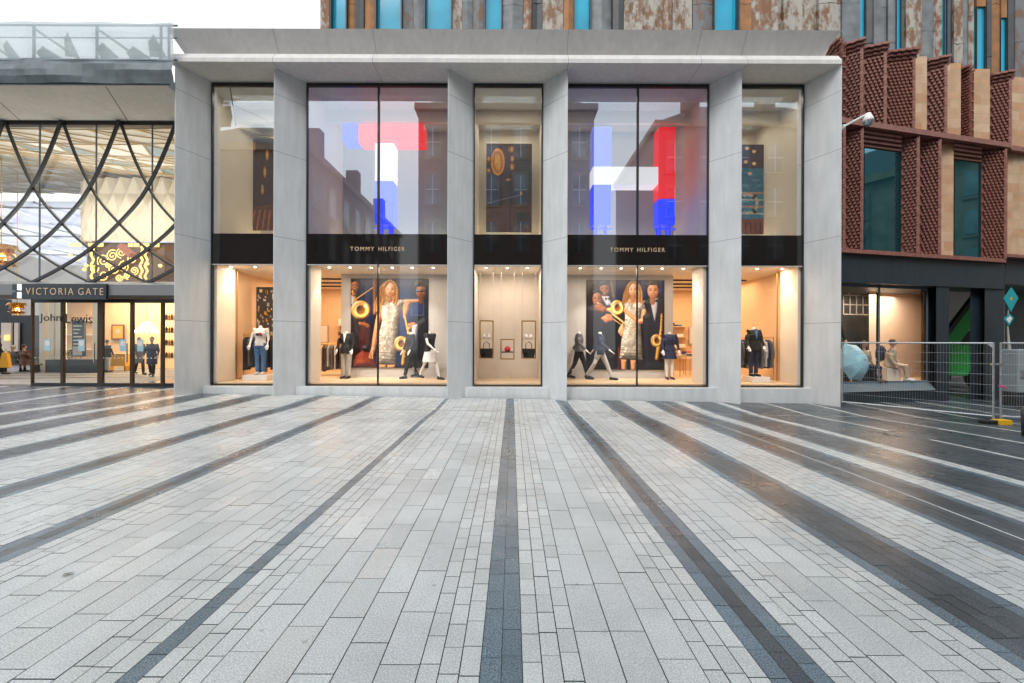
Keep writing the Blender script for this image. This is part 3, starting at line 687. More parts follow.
# poster A
p = Paint(wx(351, YP), wx(428, YP), YP, wz(368, YP), wz(279.3, YP), (95, 55, 555, 583), seed=3)
n = p.noise(60); p.C[:] = np.array(lin((14, 16, 28)))*(0.5+n[..., None])
p.poly([(150, 55), (252, 55), (250, 290), (200, 330), (150, 280)], (24, 38, 76), (10, 16, 38), 50).poly([(372, 55), (484, 55), (484, 583), (365, 583)], (22, 40, 80), (10, 16, 38), 60)
p.glow(425, 190, 40, 110, (58, 80, 124), .5).glow(200, 130, 40, 60, (52, 66, 104), .4)
p.poly([(452, 168), (532, 168), (532, 276), (452, 276)], (64, 76, 110), (34, 40, 66), 6).poly([(460, 178), (524, 178), (524, 268), (460, 268)], (26, 42, 84), (16, 26, 56), 20)
p.poly([(95, 280), (150, 285), (215, 330), (235, 400), (230, 583), (95, 583)], (28, 16, 18), (8, 6, 10), 40)
p.poly([(150, 330), (176, 300), (214, 330), (228, 420), (222, 520), (150, 520), (142, 420)], (74, 24, 20), (24, 10, 12), 34, .06).tube([(150, 322), (186, 330), (196, 338)], 11, (170, 96, 50), (70, 30, 18)).poly([(108, 583), (122, 515), (165, 480), (232, 505), (250, 583)], (150, 52, 24), (52, 14, 10), 40).glow(150, 545, 26, 14, (220, 120, 60), .5).el(190, 470, 30, 22, (40, 12, 12))
p.poly([(95, 75), (120, 70), (150, 150), (138, 290), (95, 300)], (26, 28, 38), (8, 8, 14), 20)
p.face(117, 98, 24, 32, (182, 114, 70), (80, 42, 26)); p.poly([(92, 50), (142, 58), (142, 80), (118, 70), (92, 82)], (36, 24, 22), (10, 8, 8), 12)
p.poly([(95, 155), (118, 145), (130, 185), (108, 215), (95, 205)], (210, 210, 220), (110, 110, 130), 14)
p.tube([(118, 182), (228, 106)], 3, GO, GD).tube([(104, 132), (120, 180), (142, 222)], [7, 8, 11], GO, GD, .3).el(112, 150, 12, 10, (180, 105, 60)); horn(p, 152, 240, 58, 55)
p.tube([(236, 52), (238, 260)], 12, (140, 92, 62), (50, 30, 20))
hp_ = [[(300, 80), (270, 110), (262, 160), (246, 205), (240, 250)], [(310, 72), (284, 110), (280, 165), (268, 215), (262, 262)], [(320, 68), (292, 115), (296, 170), (286, 210)]]
p.poly([(255, 170), (272, 95), (325, 58), (362, 76), (380, 120), (378, 190), (362, 225), (345, 190), (310, 150), (300, 215), (272, 262), (236, 245)], (168, 106, 50), (80, 44, 18), 30)
p.poly([(255, 235), (285, 200), (298, 235), (266, 320), (250, 440), (238, 480), (216, 478), (222, 420), (238, 320)], (226, 164, 112), (130, 70, 40), 20, .1)
p.tube([(228, 475), (218, 505), (214, 528)], [13, 12, 5], (226, 164, 112), (120, 66, 38)).tube([(214, 490), (205, 525)], 4.5, (222, 160, 110)).tube([(226, 495), (224, 530)], 4.5, (222, 160, 110))
p.poly([(388, 182), (430, 176), (492, 178), (512, 158), (524, 166), (506, 190), (450, 198), (420, 205), (398, 215)], (232, 172, 120), (140, 78, 44), 14, .1).poly([(404, 200), (444, 196), (440, 236), (424, 275), (408, 292), (404, 250)], (214, 148, 98), (120, 64, 36), 14)
p.poly([(300, 158), (350, 158), (372, 182), (340, 205), (290, 190)], (222, 160, 112), (150, 90, 54), 20)
p.dress([(278, 200), (300, 180), (328, 198), (352, 180), (400, 178), (412, 196), (398, 240), (384, 300), (378, 350), (374, 440), (362, 565), (250, 560), (252, 470), (262, 380), (280, 310), (274, 250)], [((255, 490), (366, 500)), ((254, 510), (365, 520)), ((253, 530), (364, 540))])
p.poly([(252, 562), (305, 566), (305, 590), (262, 590)], (222, 160, 110), w=14).poly([(312, 566), (360, 566), (356, 590), (314, 590)], (222, 160, 110), w=14)
p.face(328, 120, 31, 42, (240, 192, 150), (158, 94, 58), smile=False); p.glow(318, 100, 14, 16, (255, 226, 196), .5)
p.hair(hp_, 34, 2.6, (236, 178, 98), (140, 82, 34), 10).hair([[(332, 66), (360, 86), (372, 120), (370, 170), (358, 215)], [(330, 62), (350, 76), (364, 110), (366, 150), (350, 200)]], 20, 2.4, (240, 186, 106), (150, 90, 40), 6).hair([[(322, 64), (345, 72), (360, 92)], [(325, 62), (300, 76), (290, 100)]], 10, 2.4, (244, 196, 120), (170, 104, 48), 3)
p.face(513, 128, 30, 42, (168, 104, 66), (74, 38, 24), smile=False); p.poly([(462, 112), (470, 84), (484, 62), (518, 54), (546, 62), (562, 108), (510, 98)], (26, 26, 34), (6, 6, 8), 20, .08); p.tube([(488, 126), (540, 124)], 7, (10, 10, 12), (2, 2, 2), .5).glow(500, 122, 6, 3, (220, 220, 235), .7)
p.poly([(466, 360), (492, 306), (530, 280), (560, 285), (560, 590), (480, 590), (458, 460)], (26, 26, 36), (6, 6, 9), 30).poly([(428, 322), (470, 312), (490, 322), (486, 350), (440, 360)], (190, 116, 68), (86, 42, 24), 14).poly([(460, 332), (492, 326), (484, 400), (466, 470), (456, 420)], (208, 206, 208), (100, 100, 112), 12)
p.tube([(418, 282), (432, 350), (446, 400), (430, 470)], [5, 7, 9, 12], GO, GD, .35).tube([(446, 395), (418, 470), (406, 560)], [9, 12, 11], GO, GD, .35); horn(p, 395, 440, 42, 44)
for k in range(7): p.el(440-k*4, 350+k*28, 6, 6, (250, 205, 110), (120, 70, 16), .4)
p.done('large poster of a woman in a silver dress between a trombone and a saxophone')
# poster B
p = Paint(wx(586.5, YP), wx(664, YP), YP, wz(369, YP), wz(280, YP), (122, 57, 562, 562), seed=8)
n = p.noise(60); p.C[:] = np.array(lin((17, 13, 20)))*(0.5+n[..., None])
p.poly([(268, 57), (352, 57), (345, 200), (278, 200)], (26, 36, 72), (12, 16, 38), 30).poly([(428, 57), (472, 57), (470, 160), (436, 165)], (30, 50, 94), (14, 22, 50), 20).poly([(518, 57), (562, 57), (562, 150), (530, 130)], (40, 64, 118), (18, 28, 60), 20).poly([(122, 57), (186, 57), (150, 140), (122, 150)], (60, 36, 26), (22, 12, 12), 30)
p.el(288, 500, 38, 70, (140, 40, 26), (36, 10, 10), .12)
p.poly([(190, 150), (262, 140), (300, 220), (300, 562), (200, 562)], (22, 20, 28), (7, 6, 10), 36).poly([(122, 215), (160, 190), (215, 195), (256, 270), (240, 562), (122, 562)], (30, 28, 36), (6, 6, 9), 40)
p.face(224, 108, 29, 40, (176, 112, 72), (84, 44, 28)); p.poly([(184, 96), (196, 66), (230, 52), (258, 64), (264, 92), (226, 82)], (28, 26, 32), (6, 6, 8), 16, .06)
p.poly([(206, 148), (250, 148), (264, 196), (236, 200)], (226, 226, 232), (120, 120, 136), 14).poly([(226, 152), (240, 160), (256, 150), (254, 170), (240, 163), (228, 172)], (16, 16, 20), w=6)
p.face(182, 162, 27, 37, (186, 118, 74), (86, 46, 28), smile=False); p.poly([(148, 156), (154, 118), (188, 104), (214, 126), (208, 140), (186, 126), (160, 134)], (34, 24, 20), (10, 8, 8), 12)
p.tube([(262, 57), (276, 150)], 9, (130, 92, 54), (50, 30, 16)).tube([(186, 186), (226, 222), (265, 226)], [6, 8, 14], GO, GD, .35).tube([(200, 190), (405, 350)], 3, (232, 190, 110), GD, .3).tube([(236, 250), (402, 368)], 2.6, (216, 168, 84), GD, .3)
p.poly([(162, 205), (196, 188), (240, 214), (222, 240), (188, 232)], (160, 92, 52), (66, 32, 18), 14).poly([(202, 272), (240, 248), (270, 258), (266, 286), (232, 300)], (196, 122, 72), (90, 46, 26), 14)
for k in range(3): p.tube([(238+k*9, 252), (246+k*9, 282)], 4, (190, 118, 70), (90, 46, 26))
p.poly([(330, 190), (328, 140), (350, 84), (388, 60), (420, 74), (440, 120), (438, 190), (410, 200), (360, 196)], (172, 110, 54), (84, 48, 20), 26)
p.poly([(328, 296), (308, 326), (300, 350), (320, 376), (346, 366), (340, 330)], (230, 172, 122), (140, 80, 48), 14)
p.poly([(362, 160), (408, 160), (420, 184), (388, 202), (352, 184)], (222, 160, 112), (150, 90, 54), 16)
p.dress([(336, 188), (358, 176), (388, 192), (412, 174), (455, 170), (468, 236), (436, 244), (428, 290), (434, 380), (442, 508), (310, 500), (320, 400), (338, 320), (340, 250)], [((314, 450), (438, 455)), ((313, 468), (439, 473)), ((312, 486), (440, 491))])
p.poly([(318, 504), (352, 508), (349, 570), (322, 570)], (228, 168, 118), w=14, hi=.1).poly([(372, 508), (406, 510), (402, 570), (376, 570)], (228, 168, 118), w=14, hi=.1)
p.tube([(450, 236), (446, 284), (420, 292), (380, 262), (338, 226)], [16, 17, 13, 12, 11], (230, 170, 120), (134, 74, 44), .12); p.tube([(338, 226), (316, 214)], 6, (230, 170, 120), (134, 74, 44))
horn(p, 296, 212, 39, 43); p.tube([(268, 250), (408, 358)], 2.6, (240, 205, 130), GD, .3)
p.face(386, 112, 26, 37, (242, 194, 152), (160, 96, 60))
p.hair([[(372, 68), (352, 96), (344, 130), (336, 160), (330, 192)], [(380, 66), (358, 100), (354, 140), (346, 186)]], 24, 2.5, (240, 184, 104), (144, 86, 38), 7).hair([[(394, 64), (418, 84), (430, 120), (434, 186)], [(392, 62), (412, 90), (420, 130), (420, 180)]], 20, 2.4, (240, 184, 104), (150, 90, 40), 6).hair([[(386, 60), (366, 72), (358, 92)], [(388, 60), (408, 70), (416, 92)]], 8, 2.2, (246, 198, 122), (170, 104, 48), 2)
p.poly([(446, 180), (476, 156), (528, 146), (566, 164), (566, 562), (455, 562), (445, 440), (440, 260), (462, 240)], (34, 37, 50), (10, 11, 16), 30).poly([(480, 166), (528, 158), (522, 240), (508, 292), (490, 240)], (226, 224, 228), (140, 140, 152), 14)
p.poly([(476, 164), (502, 172), (528, 158), (526, 182), (502, 176), (480, 186)], (14, 14, 18), w=6).tube([(478, 172), (490, 230), (506, 300)], 5, (44, 48, 62), (16, 16, 22)).tube([(530, 162), (524, 230), (510, 300)], 5, (44, 48, 62), (16, 16, 22))
p.face(498, 115, 31, 43, (228, 170, 126), (150, 90, 58)); p.poly([(460, 112), (458, 76), (486, 52), (530, 60), (540, 100), (530, 108), (518, 82), (478, 84)], (52, 34, 26), (16, 10, 8), 14); p.hair([[(470, 84), (500, 64), (528, 80)]], 10, 2, (84, 56, 40), (34, 22, 16), 6)
p.tube([(548, 250), (546, 330), (536, 400), (528, 430)], [5, 7, 9, 11], GO, GD, .35).tube([(546, 390), (530, 450), (522, 500)], [9, 12, 10], GO, GD, .35); horn(p, 520, 398, 33, 36)
for k in range(7): p.el(549-k, 262+k*20, 5, 5, (250, 205, 110), (120, 70, 16), .4)
p.done('large poster of a woman in silver among musicians and a man in bow tie')
# upper posters
YQ = 15.9
p = PR(wx(248, YQ), wx(273, YQ)+.5, YQ, wz(231, YQ), wz(140.5, YQ), (0, 0, 70, 250))
p.poly([(0, 0), (70, 0), (70, 250), (0, 250)], (46, 24, 18)).poly([(0, 190), (70, 170), (70, 250), (0, 250)], (105, 52, 26)).poly([(46, 0), (70, 0), (70, 170), (50, 170)], (30, 36, 62))
for k in range(6): p.el(10+(k*23) % 50, 18+k*24, 3, 16, (250, 200, 110), (150, 80, 35))
for k in range(5): p.line((52, 130+k*12), (70, 130+k*12), 5, (120, 140, 190))
for k in range(6): p.line((5+k*10, 250), (12+k*9, 195), 3, (190, 110, 55))
p.done('tall dark brown poster with streaks of light in the far left upper window')
p = PR(wx(486, YQ), wx(531, YQ), YQ, wz(232, YQ), wz(144, YQ), (117, 243, 286, 580))
p.poly([(117, 243), (286, 243), (286, 580), (117, 580)], (44, 38, 62)).poly([(117, 243), (286, 243), (286, 300), (117, 300)], (56, 36, 44)).poly([(117, 480), (286, 470), (286, 580), (117, 580)], (96, 66, 66))
p.el(159, 312, 26, 52, (255, 205, 90), (215, 110, 20)).ring(159, 312, 26, 52, 6, (255, 170, 50)).ring(159, 312, 17, 40, 3, (180, 80, 10))
for (a, b, r) in ((125, 300, 8), (125, 345, 7), (208, 264, 10), (212, 300, 9), (212, 330, 10), (200, 380, 12), (247, 432, 6), (238, 318, 5)): p.el(a, b, r, r*1.4 if r < 11 else 6, (255, 200, 110), (150, 70, 40))
p.line((205, 243), (206, 580), 3, (20, 16, 26)).line((120, 470), (240, 440), 3, (130, 130, 160)).poly([(232, 300), (286, 300), (286, 420), (232, 420)], (36, 48, 72)).poly([(232, 505), (280, 505), (280, 550), (232, 550)], (30, 36, 54))
p.done('dark poster with a glowing oval lamp in the middle upper window')
p = PR(wx(741, YQ)-.4, wx(766, YQ), YQ, wz(233, YQ), wz(144, YQ), (60, 280, 174, 618))
p.poly([(60, 280), (174, 280), (174, 618), (60, 618)], (52, 50, 76)).poly([(60, 370), (174, 370), (174, 460), (60, 460)], (30, 128, 170)).poly([(60, 460), (174, 460), (174, 565), (60, 565)], (60, 150, 190)).poly([(60, 565), (174, 560), (174, 618), (60, 618)], (150, 78, 58))
for k in range(4): p.line((60, 462+k*26), (174, 464+k*26), 6, (235, 170, 120) if k % 2 == 0 else (210, 230, 235))
for k in range(7): p.el(75+k*16, 395+(k % 3)*20, 14, 7, (90, 180, 205), (30, 128, 170))
for (a, b) in ((84, 318), (112, 294), (134, 306), (108, 345), (134, 352), (170, 316), (121, 390)): p.el(a, b, 7, 7, (255, 250, 220), (250, 170, 90))
p.ring(115, 505, 34, 40, 10, (222, 214, 200)).line((90, 470), (100, 485), 10, (70, 60, 70)).line((140, 470), (130, 485), 10, (70, 60, 70)).line((90, 540), (100, 525), 10, (70, 60, 70)).line((140, 540), (130, 525), 10, (70, 60, 70))
for k in range(8): p.line((64+k*15, 575), (64+k*15, 618), 4, (70, 40, 40))
p.done('seaside poster with a lifebuoy and light bulbs in the far right upper window')

# ------------------------------------------------------------------ giant letters
YT = 14.6
def lbox(mb, x0, x1, y0, y1, m, dd=.55):
    xa, xb, za, zb = wx(x0, YT), wx(x1, YT), wz(y1, YT), wz(y0, YT)
    mb.box(xa, xb, YT, YT+dd, za, zb, m)
t = thing('giant_letter', 'giant letter T of blue, red and white lit panels in the left upper window', 'display letter', (wx(383, YT), YT, ZU))
inv = Matrix.Translation((-wx(383, YT), -YT, -ZU))
def lp(t, inv, name, x0, x1, y0, y1, m, dd=.55):
    mb = MB(); lbox(mb, x0, x1, y0, y1, m, dd); o = mb.build(name, t, bevel=.03); o.matrix_parent_inverse = inv
lp(t, inv, 'blue_end', 341, 357, 124, 142, M['letter_blue'], .6); lp(t, inv, 'red_bar', 357.1, 423, 124, 143, M['letter_red'], .6)
lp(t, inv, 'white_stem', 374, 393, 143.1, 181, M['letter_white']); lp(t, inv, 'blue_foot', 374, 393, 181.1, 224, M['letter_blue'])
def stand(t, inv, x0, x1):
    mb = MB(); xa, xb = wx(x0, YT), wx(x1, YT)
    for q in (xa+.15, xb-.15):
        mb.box(q-.03, q+.03, YT+.1, YT+.16, ZU, wz(224.2, YT), M['letter_blue']); mb.box(q-.03, q+.03, YT+.4, YT+.46, ZU, wz(224.2, YT), M['letter_blue'])
    mb.box(xa-.04, xb+.04, YT+.05, YT+.09, wz(229, YT), wz(227.5, YT), M['letter_blue'])
    o = mb.build('stand', t); o.matrix_parent_inverse = inv
stand(t, inv, 374, 393)
t = thing('giant_letter', 'giant letter H of blue, white and red lit panels in the right upper window', 'display letter', (wx(633, YT), YT, ZU))
inv = Matrix.Translation((-wx(633, YT), -YT, -ZU))
lp(t, inv, 'pale_blue_top', 592, 611, 126, 165.9, M['letter_lblue']); lp(t, inv, 'blue_foot', 592, 611, 184.1, 224, M['letter_blue'])
lp(t, inv, 'white_crossbar', 592, 657.9, 166, 184, M['letter_white'], .6); lp(t, inv, 'red_top', 658, 675, 126, 198, M['letter_red']); lp(t, inv, 'blue_foot', 658, 675, 198.1, 224, M['letter_blue'])
stand(t, inv, 592, 611); stand(t, inv, 656, 675)

# ------------------------------------------------------------------ figures
def hand(mb, p, d, m, s=1.0):
    p = Vector(p); d = Vector(d).normalized(); a = d.cross(Vector((0, 0, 1)));
    if a.length < .1: a = d.cross(Vector((0, 1, 0)))
    a.normalize()
    mb.tube([p, p+d*.05*s, p+d*.09*s], [(.03*s, .018*s), (.04*s, .018*s), (.038*s, .015*s)], m, n=8, side=a)
    for k in range(4):
        q = p+d*.085*s+a*(k-1.5)*.019*s; l = (.06, .072, .068, .05)[k]*s; e = d+Vector((0, -.25, 0))
        mb.tube([q, q+d*l*.5, q+d*l*.5+e.normalized()*l*.5], [.009*s, .008*s, .006*s], m, n=5)
    q = p+d*.02*s+a*.035*s; mb.tube([q, q+(d+a*.8).normalized()*.035*s, q+(d*1.4+a*.6).normalized()*.065*s], [.011*s, .009*s, .007*s], m, n=5)
def figure(name, label, cat, loc, rz, h=1.78, step=0., sit=False, top='jacket', tm=None, bottom='trousers', bm=None, shoem=None, bodym=None, headm=None, hairm=None,
           arm=(.1, .1), lean=0, collar=None, skirt=None, skirtlen=.5, sleeve=True, group=None, armup=0):
    t = thing(name, label, cat, loc, rz, group); k = h/1.78; V = Vector
    def S3(x, y, z): return (x*k, y*k, z*k)
    hz = .92 if not sit else .48
    hip = V((0, 0, hz)); neck = V((0, -lean*.5, hz+.53)); chest = V((0, -lean*.35, hz+.36))
    J = {}
    for s, sg in (('l', -1), ('r', 1)):
        st = step*sg
        hx = .09*sg
        if sit:
            kn = V((hx*1.3, -.42, .47)); an = V((hx*1.1, -.44-st, .08))
        else:
            kn = V((hx, -st*.55-.02*abs(step > 0), .49)); an = V((hx*.9, -st*1.05+(.04 if st < 0 else 0), .08+(.05 if st < 0 else 0)))
        to = an+V((.02*sg, -.17, -.05 if st >= 0 or sit else -.07))
        sh = V((.185*sg, neck.y, hz+.48)); a = arm[0 if sg < 0 else 1]
        el = sh+V((.06*sg, -a*.5+.02, -.27)); wr = el+V((.01*sg, -a*.9-.03, -.23+abs(a)*.15+armup*.3))
        J[s] = (V((hx, 0, hz)), kn, an, to, sh, el, wr)
    bodym = bodym or M['mann']
    b = MB()
    torso = [hip+V((0, 0, -.06)), hip+V((0, 0, .05)), hip+V((0, -lean*.12, .17)), chest, neck+V((0, 0, -.04))]
    b.tube([S3(*p) for p in torso], [(.13*k, .09*k), (.165*k, .11*k), (.125*k, .09*k), (.17*k, .115*k), (.10*k, .07*k)], bodym, n=12, side=(1, 0, 0))
    b.tube([S3(*(neck+V((0, 0, -.06)))), S3(*(neck+V((0, 0, .07))))], [.06*k, .05*k], bodym, n=10)
    for s in 'lr':
        hj, kn, an, to, sh, el, wr = J[s]
        b.tube([S3(*hj), S3(*((hj+kn)/2)), S3(*kn), S3(*((kn*.65+an*.35))), S3(*an)], [.09*k, .075*k, .055*k, .055*k, .036*k], bodym, n=10)
        b.tube([S3(*(chest*.5+sh*.5)), S3(*sh), S3(*((sh+el)/2)), S3(*el), S3(*wr)], [.06*k, .055*k, .045*k, .038*k, .027*k], bodym, n=8)
        b.tube([S3(*(an+V((0, .05, -.03)))), S3(*(an+V((0, -.04, -.03)))), S3(*to)], [(.03*k, .03*k), (.038*k, .035*k), (.035*k, .02*k)], bodym, n=8)
    if headm:
        hc = neck+V((0, -lean*.1-.01, .19))
        b.ell(S3(*hc), (.075*k, .095*k, .115*k), headm, 14, 10); b.ell(S3(*(hc+V((0, -.095, -.01)))), (.013*k, .02*k, .025*k), headm, 6, 5)
        for sg in (-1, 1): b.ell(S3(*(hc+V((.077*sg, 0, -.005)))), (.01*k, .02*k, .03*k), headm, 6, 5)
    body = b.build('body', t, remesh=.016*k) if not headm else None
    if headm:
        body = b.build('body', t, remesh=.018*k)
        body.data.materials.clear(); body.data.materials.append(headm)
        fm = MB(); hc = neck+V((0, -lean*.1-.01, .19))
        fm.ell(S3(*(hc+V((0, .018, .03)))), (.083*k, .095*k, .105*k), hairm or M['hair'], 14, 9); fm.build('hair', t, smooth=True)
        fm = MB()
        for sg in (-1, 1): fm.ell(S3(*(hc+V((.03*sg, -.088, .01)))), (.011*k, .006*k, .007*k), M['black'], 6, 5)
        fm.build('eyes', t); fm = MB(); fm.ell(S3(*(hc+V((0, -.092, -.055)))), (.022*k, .006*k, .007*k), M['red'], 8, 5); fm.build('mouth', t)
    hm = MB()
    for s in 'lr':
        wr = J[s][6]; el = J[s][5]; hand(hm, S3(*wr), (wr-el), headm or bodym, k*1.1)
    hm.build('hands', t, smooth=True)
    if top:
        c = MB(); e = .03 if top != 'tee' else .015; L_ = {'jacket': -.12, 'tee': -.02, 'jumper': -.04, 'coat': -.38, 'dress': 0}[top]
        c.tube([S3(*(hip+V((0, 0, L_)))), S3(*(hip+V((0, 0, .04)))), S3(*(hip+V((0, -lean*.12, .18)))), S3(*chest), S3(*(neck+V((0, 0, -.045)))), S3(*(neck+V((0, 0, .0))))],
               [((.18+e)*k, (.12+e)*k), ((.165+e)*k, (.11+e)*k), ((.13+e)*k, (.095+e)*k), ((.175+e)*k, (.118+e)*k), ((.13+e)*k, (.075+e)*k), ((.06+e)*k, (.05+e)*k)], tm, n=14, side=(1, 0, 0))
        for s in 'lr':
            hj, kn, an, to, sh, el, wr = J[s]
            P = [chest*.5+sh*.5, sh, (sh+el)/2, el, el*.15+wr*.85] if sleeve else [chest*.5+sh*.5, sh, (sh*.6+el*.4)]
            c.tube([S3(*q) for q in P], [(.07+e*.6)*k, (.062+e*.6)*k, (.055+e*.4)*k, (.045+e*.4)*k, (.036+e*.3)*k][:len(P)], tm, n=9)
        o = c.build('top_garment' if top != 'coat' else 'coat', t, remesh=.017*k)
        if collar:
            c = MB(); yy = neck.y-.155-.0
            c.mesh([S3(-.055, yy+.035, neck.z-.02), S3(.055, yy+.035, neck.z-.02), S3(0.0, yy-.012, neck.z-.3)], [(0, 2, 1)], collar)
            c.box(-.05*k, .05*k, (yy+.03)*k, (yy+.06)*k, (neck.z-.03)*k, (neck.z+.02)*k, collar); c.build('shirt_front', t)
    if bottom == 'trousers':
        c = MB()
        for s in 'lr':
            hj, kn, an, to, *_ = J[s]
            c.tube([S3(*(hj+V((0, 0, .06)))), S3(*hj), S3(*((hj+kn)/2)), S3(*kn), S3(*(an+V((0, 0, .02))))], [.10*k, .108*k, .09*k, .07*k, .058*k], bm, n=10)
        c.tube([S3(0, 0, hz-.06), S3(0, 0, hz+.1)], [(.17*k, .12*k), (.15*k, .11*k)], bm, n=12, side=(1, 0, 0)); c.build('trousers', t, remesh=.017*k)
    if skirt:
        c = MB(); n = 28; z1 = hz+.12; z0 = hz-skirtlen; vs = []; fs = []; wv = .26 if skirtlen > .3 else .22
        for i in range(5):
            f_ = i/4; 
            for j in range(n):
                a = 2*pi*j/n; r = .15+(wv-.15)*f_+.02*f_*(j % 2); vs.append(S3(r*cos(a), r*.8*sin(a)-step*.05*f_, z1+(z0-z1)*f_))
        for i in range(4):
            for j in range(n): fs.append((i*n+j, (i+1)*n+j, (i+1)*n+(j+1) % n, i*n+(j+1) % n))
        c.mesh(vs, fs, skirt); c.build('skirt', t, smooth=True)
    if shoem:
        for s in 'lr':
            hj, kn, an, to, *_ = J[s]; c = MB()
            c.tube([S3(*(an+V((0, .07, -.045)))), S3(*(an+V((0, .03, -.03)))), S3(*(an+V((0, -.05, -.035)))), S3(*(to+V((0, -.03, 0))))], [(.035*k, .03*k), (.045*k, .045*k), (.047*k, .042*k), (.035*k, .022*k)], shoem, n=8)
            c.tube([S3(*(an+V((0, .01, .03)))), S3(*(an+V((0, .03, -.06))))], [.045*k, .04*k], shoem, n=8)
            c.build('shoe', t, smooth=True)
    return t
ym = 15.05
def at(px_, Y, z=ZF): return (wx(px_, Y), Y, z)
def stand_block(px0, px1, Y, h, label):
    return tag(B(wx(px0, Y), wx(px1, Y), Y-.25, Y+.3, ZF, ZF+h, M['white']).build('display_plinth', bevel=.005), label, 'plinth')
stand_block(247, 271, 14.3, .17, 'low white plinth under the mannequin in jeans')
M['denim'].node_tree.nodes['Principled BSDF'].inputs['Roughness'].default_value = .9
t = figure('mannequin', 'headless white mannequin in white top and blue jeans on a low plinth', 'mannequin', (wx(260.5, 14.3), 14.3, ZF+.17), .15, 1.80, top='tee', tm=M['whitecloth'], bm=M['denim'], shoem=M['whitecloth'], sleeve=False)
c = MB(); c.box(-.09, .09, -.155, -.14, 1.22, 1.30, M['navy']); c.box(0, .07, -.158, -.156, 1.24, 1.32, M['red']); c.build('chest_print', t)
figure('mannequin', 'headless mannequin in black dinner suit and white shirt left of the silver-dress poster', 'mannequin', at(346.5, ym), -.1, 1.83, top='jacket', tm=M['blackcloth'], bm=M['lightcloth'], shoem=M['blackcloth'], collar=M['whitecloth'])
figure('mannequin', 'mannequin in black top and cropped dark trousers with ankle boots behind the mullion side', 'mannequin', at(410.5, 15.2), -.9, 1.80, step=.22, top='jumper', tm=M['blackcloth'], bm=M['blackcloth'], shoem=M['blackcloth'])['label'] = 'striding mannequin all in black with ankle boots below the poster saxophone'
figure('mannequin', 'headless mannequin in black sleeveless top and white skirt striding right', 'mannequin', at(430, 14.8), 1.0, 1.83, step=.30, top='jumper', tm=M['blackcloth'], bottom=None, skirt=M['whitecloth'], skirtlen=.36, shoem=M['blackcloth'], sleeve=False, arm=(.3, -.2))
figure('mannequin', 'headless mannequin in grey jumper and black trousers walking, leftmost beside the column', 'mannequin', at(579, 15.0), 1.2, 1.85, step=.25, top='jumper', tm=M['greycloth'], bm=M['blackcloth'], shoem=M['blackcloth'], arm=(.2, -.2))
figure('mannequin', 'headless mannequin in dark velvet jacket and pale grey trousers walking before the poster', 'mannequin', at(600, 14.8), 1.2, 1.83, step=.34, top='jacket', tm=M['navy'], bm=M['lightcloth'], shoem=M['blackcloth'], arm=(.25, -.2))
figure('mannequin', 'headless white mannequin in short navy dress right of the musicians poster', 'mannequin', at(669.5, 15.1), 0, 1.84, top='dress', tm=M['navy'], bottom=None, skirt=M['navy'], skirtlen=.26, shoem=M['brownleather'])
stand_block(748, 766, 14.3, .17, 'low white plinth under the mannequin in dark suit')
figure('mannequin', 'headless mannequin in dark suit and blue shirt on a plinth in the right window', 'mannequin', (wx(753.5, 14.35), 14.35, ZF+.17), .1, 1.80, top='jacket', tm=M['blackcloth'], bm=M['navy'], shoem=M['blackcloth'], collar=M['denim'])

# clothes rails with garments
def garment(m, w=.42, h=.8, sleeves=True):
    mb = MB(); mb.prism([(-.03, -w/2), (.03, -w/2), (.035, w/2), (-.035, w/2)], -h-.12, -.16, m)
    mb.xprism([(-w/2, -.16), (w/2, -.16), (.05, -.06), (-.05, -.06)], -.03, .03, m)
    if sleeves:
        for s in (-1, 1): mb.tube([(0, s*w*.42, -.18), (0.01, s*w*.5, -.45), (0.02, s*w*.48, -.68)], [(.04, .05), (.04, .05), (.03, .04)], m, n=8)
    return mb
gmesh = {}
def rail(x0, x1, Y, zt, mats, label, glabel, yaw=0, long=.8):
    t = thing('clothes_rail', label, 'clothes rail', ((x0+x1)/2, Y, ZF), yaw); w = (x1-x0)/2; z = zt-ZF
    c = MB(); c.tube([(-w, 0, z), (w, 0, z)], .012, M['brass'], n=8); c.build('bar', t)
    for s in (-1, 1):
        c = MB(); c.tube([(s*w, 0, .02), (s*w, 0, z+.05)], .014, M['brass'], n=8); c.box(s*w-.02, s*w+.02, -.22, .22, 0, .03, M['brass']); c.build('upright', t)
    n = int((x1-x0-.15)/.095)
    for i in range(n):
        m = mats[i % len(mats)]; key = (m.name, long)
        if key not in gmesh:
            o = garment(m, h=long).build('hanging_garment', bevel=.012); c = MB(); c.tube([(0, -.18, -.15), (0, 0, -.05), (0, .18, -.15)], .007, M['brass'], n=5); c.tube([(0, 0, -.05), (0, 0, .012)], .004, M['brass'], n=5)
            h_ = c.build('hanger'); gmesh[key] = (o.data, h_.data)
            bpy.data.objects.remove(h_); bpy.data.objects.remove(o)
        lx = -w+.1+i*.095; cx = (x0+x1)/2+lx*cos(yaw); cy = Y+lx*sin(yaw)
        o = bpy.data.objects.new('hanging_garment', gmesh[key][0]); COL.objects.link(o); o.location = (cx, cy, zt); o.rotation_euler = (0, 0, yaw+random.uniform(-.15, .35))
        o.scale = (1, random.uniform(.9, 1.05), random.uniform(.85, 1.05)); bv = o.modifiers.new('b', 'BEVEL'); bv.width = .012; bv.segments = 2
        hg = bpy.data.objects.new('hanger', gmesh[key][1]); COL.objects.link(hg); hg.parent = o
        tag(o, glabel, 'garment', glabel.replace('garment hanging', 'garments hanging'))
rail(-8.84, -7.35, 15.0, wz(336, 15), [M['navy'], M['blackcloth'], M['greycloth'], M['navy']], 'brass clothes rail of dark garments behind the mannequin in jeans', 'dark garment hanging on the rail behind the mannequin in jeans', long=1.05)
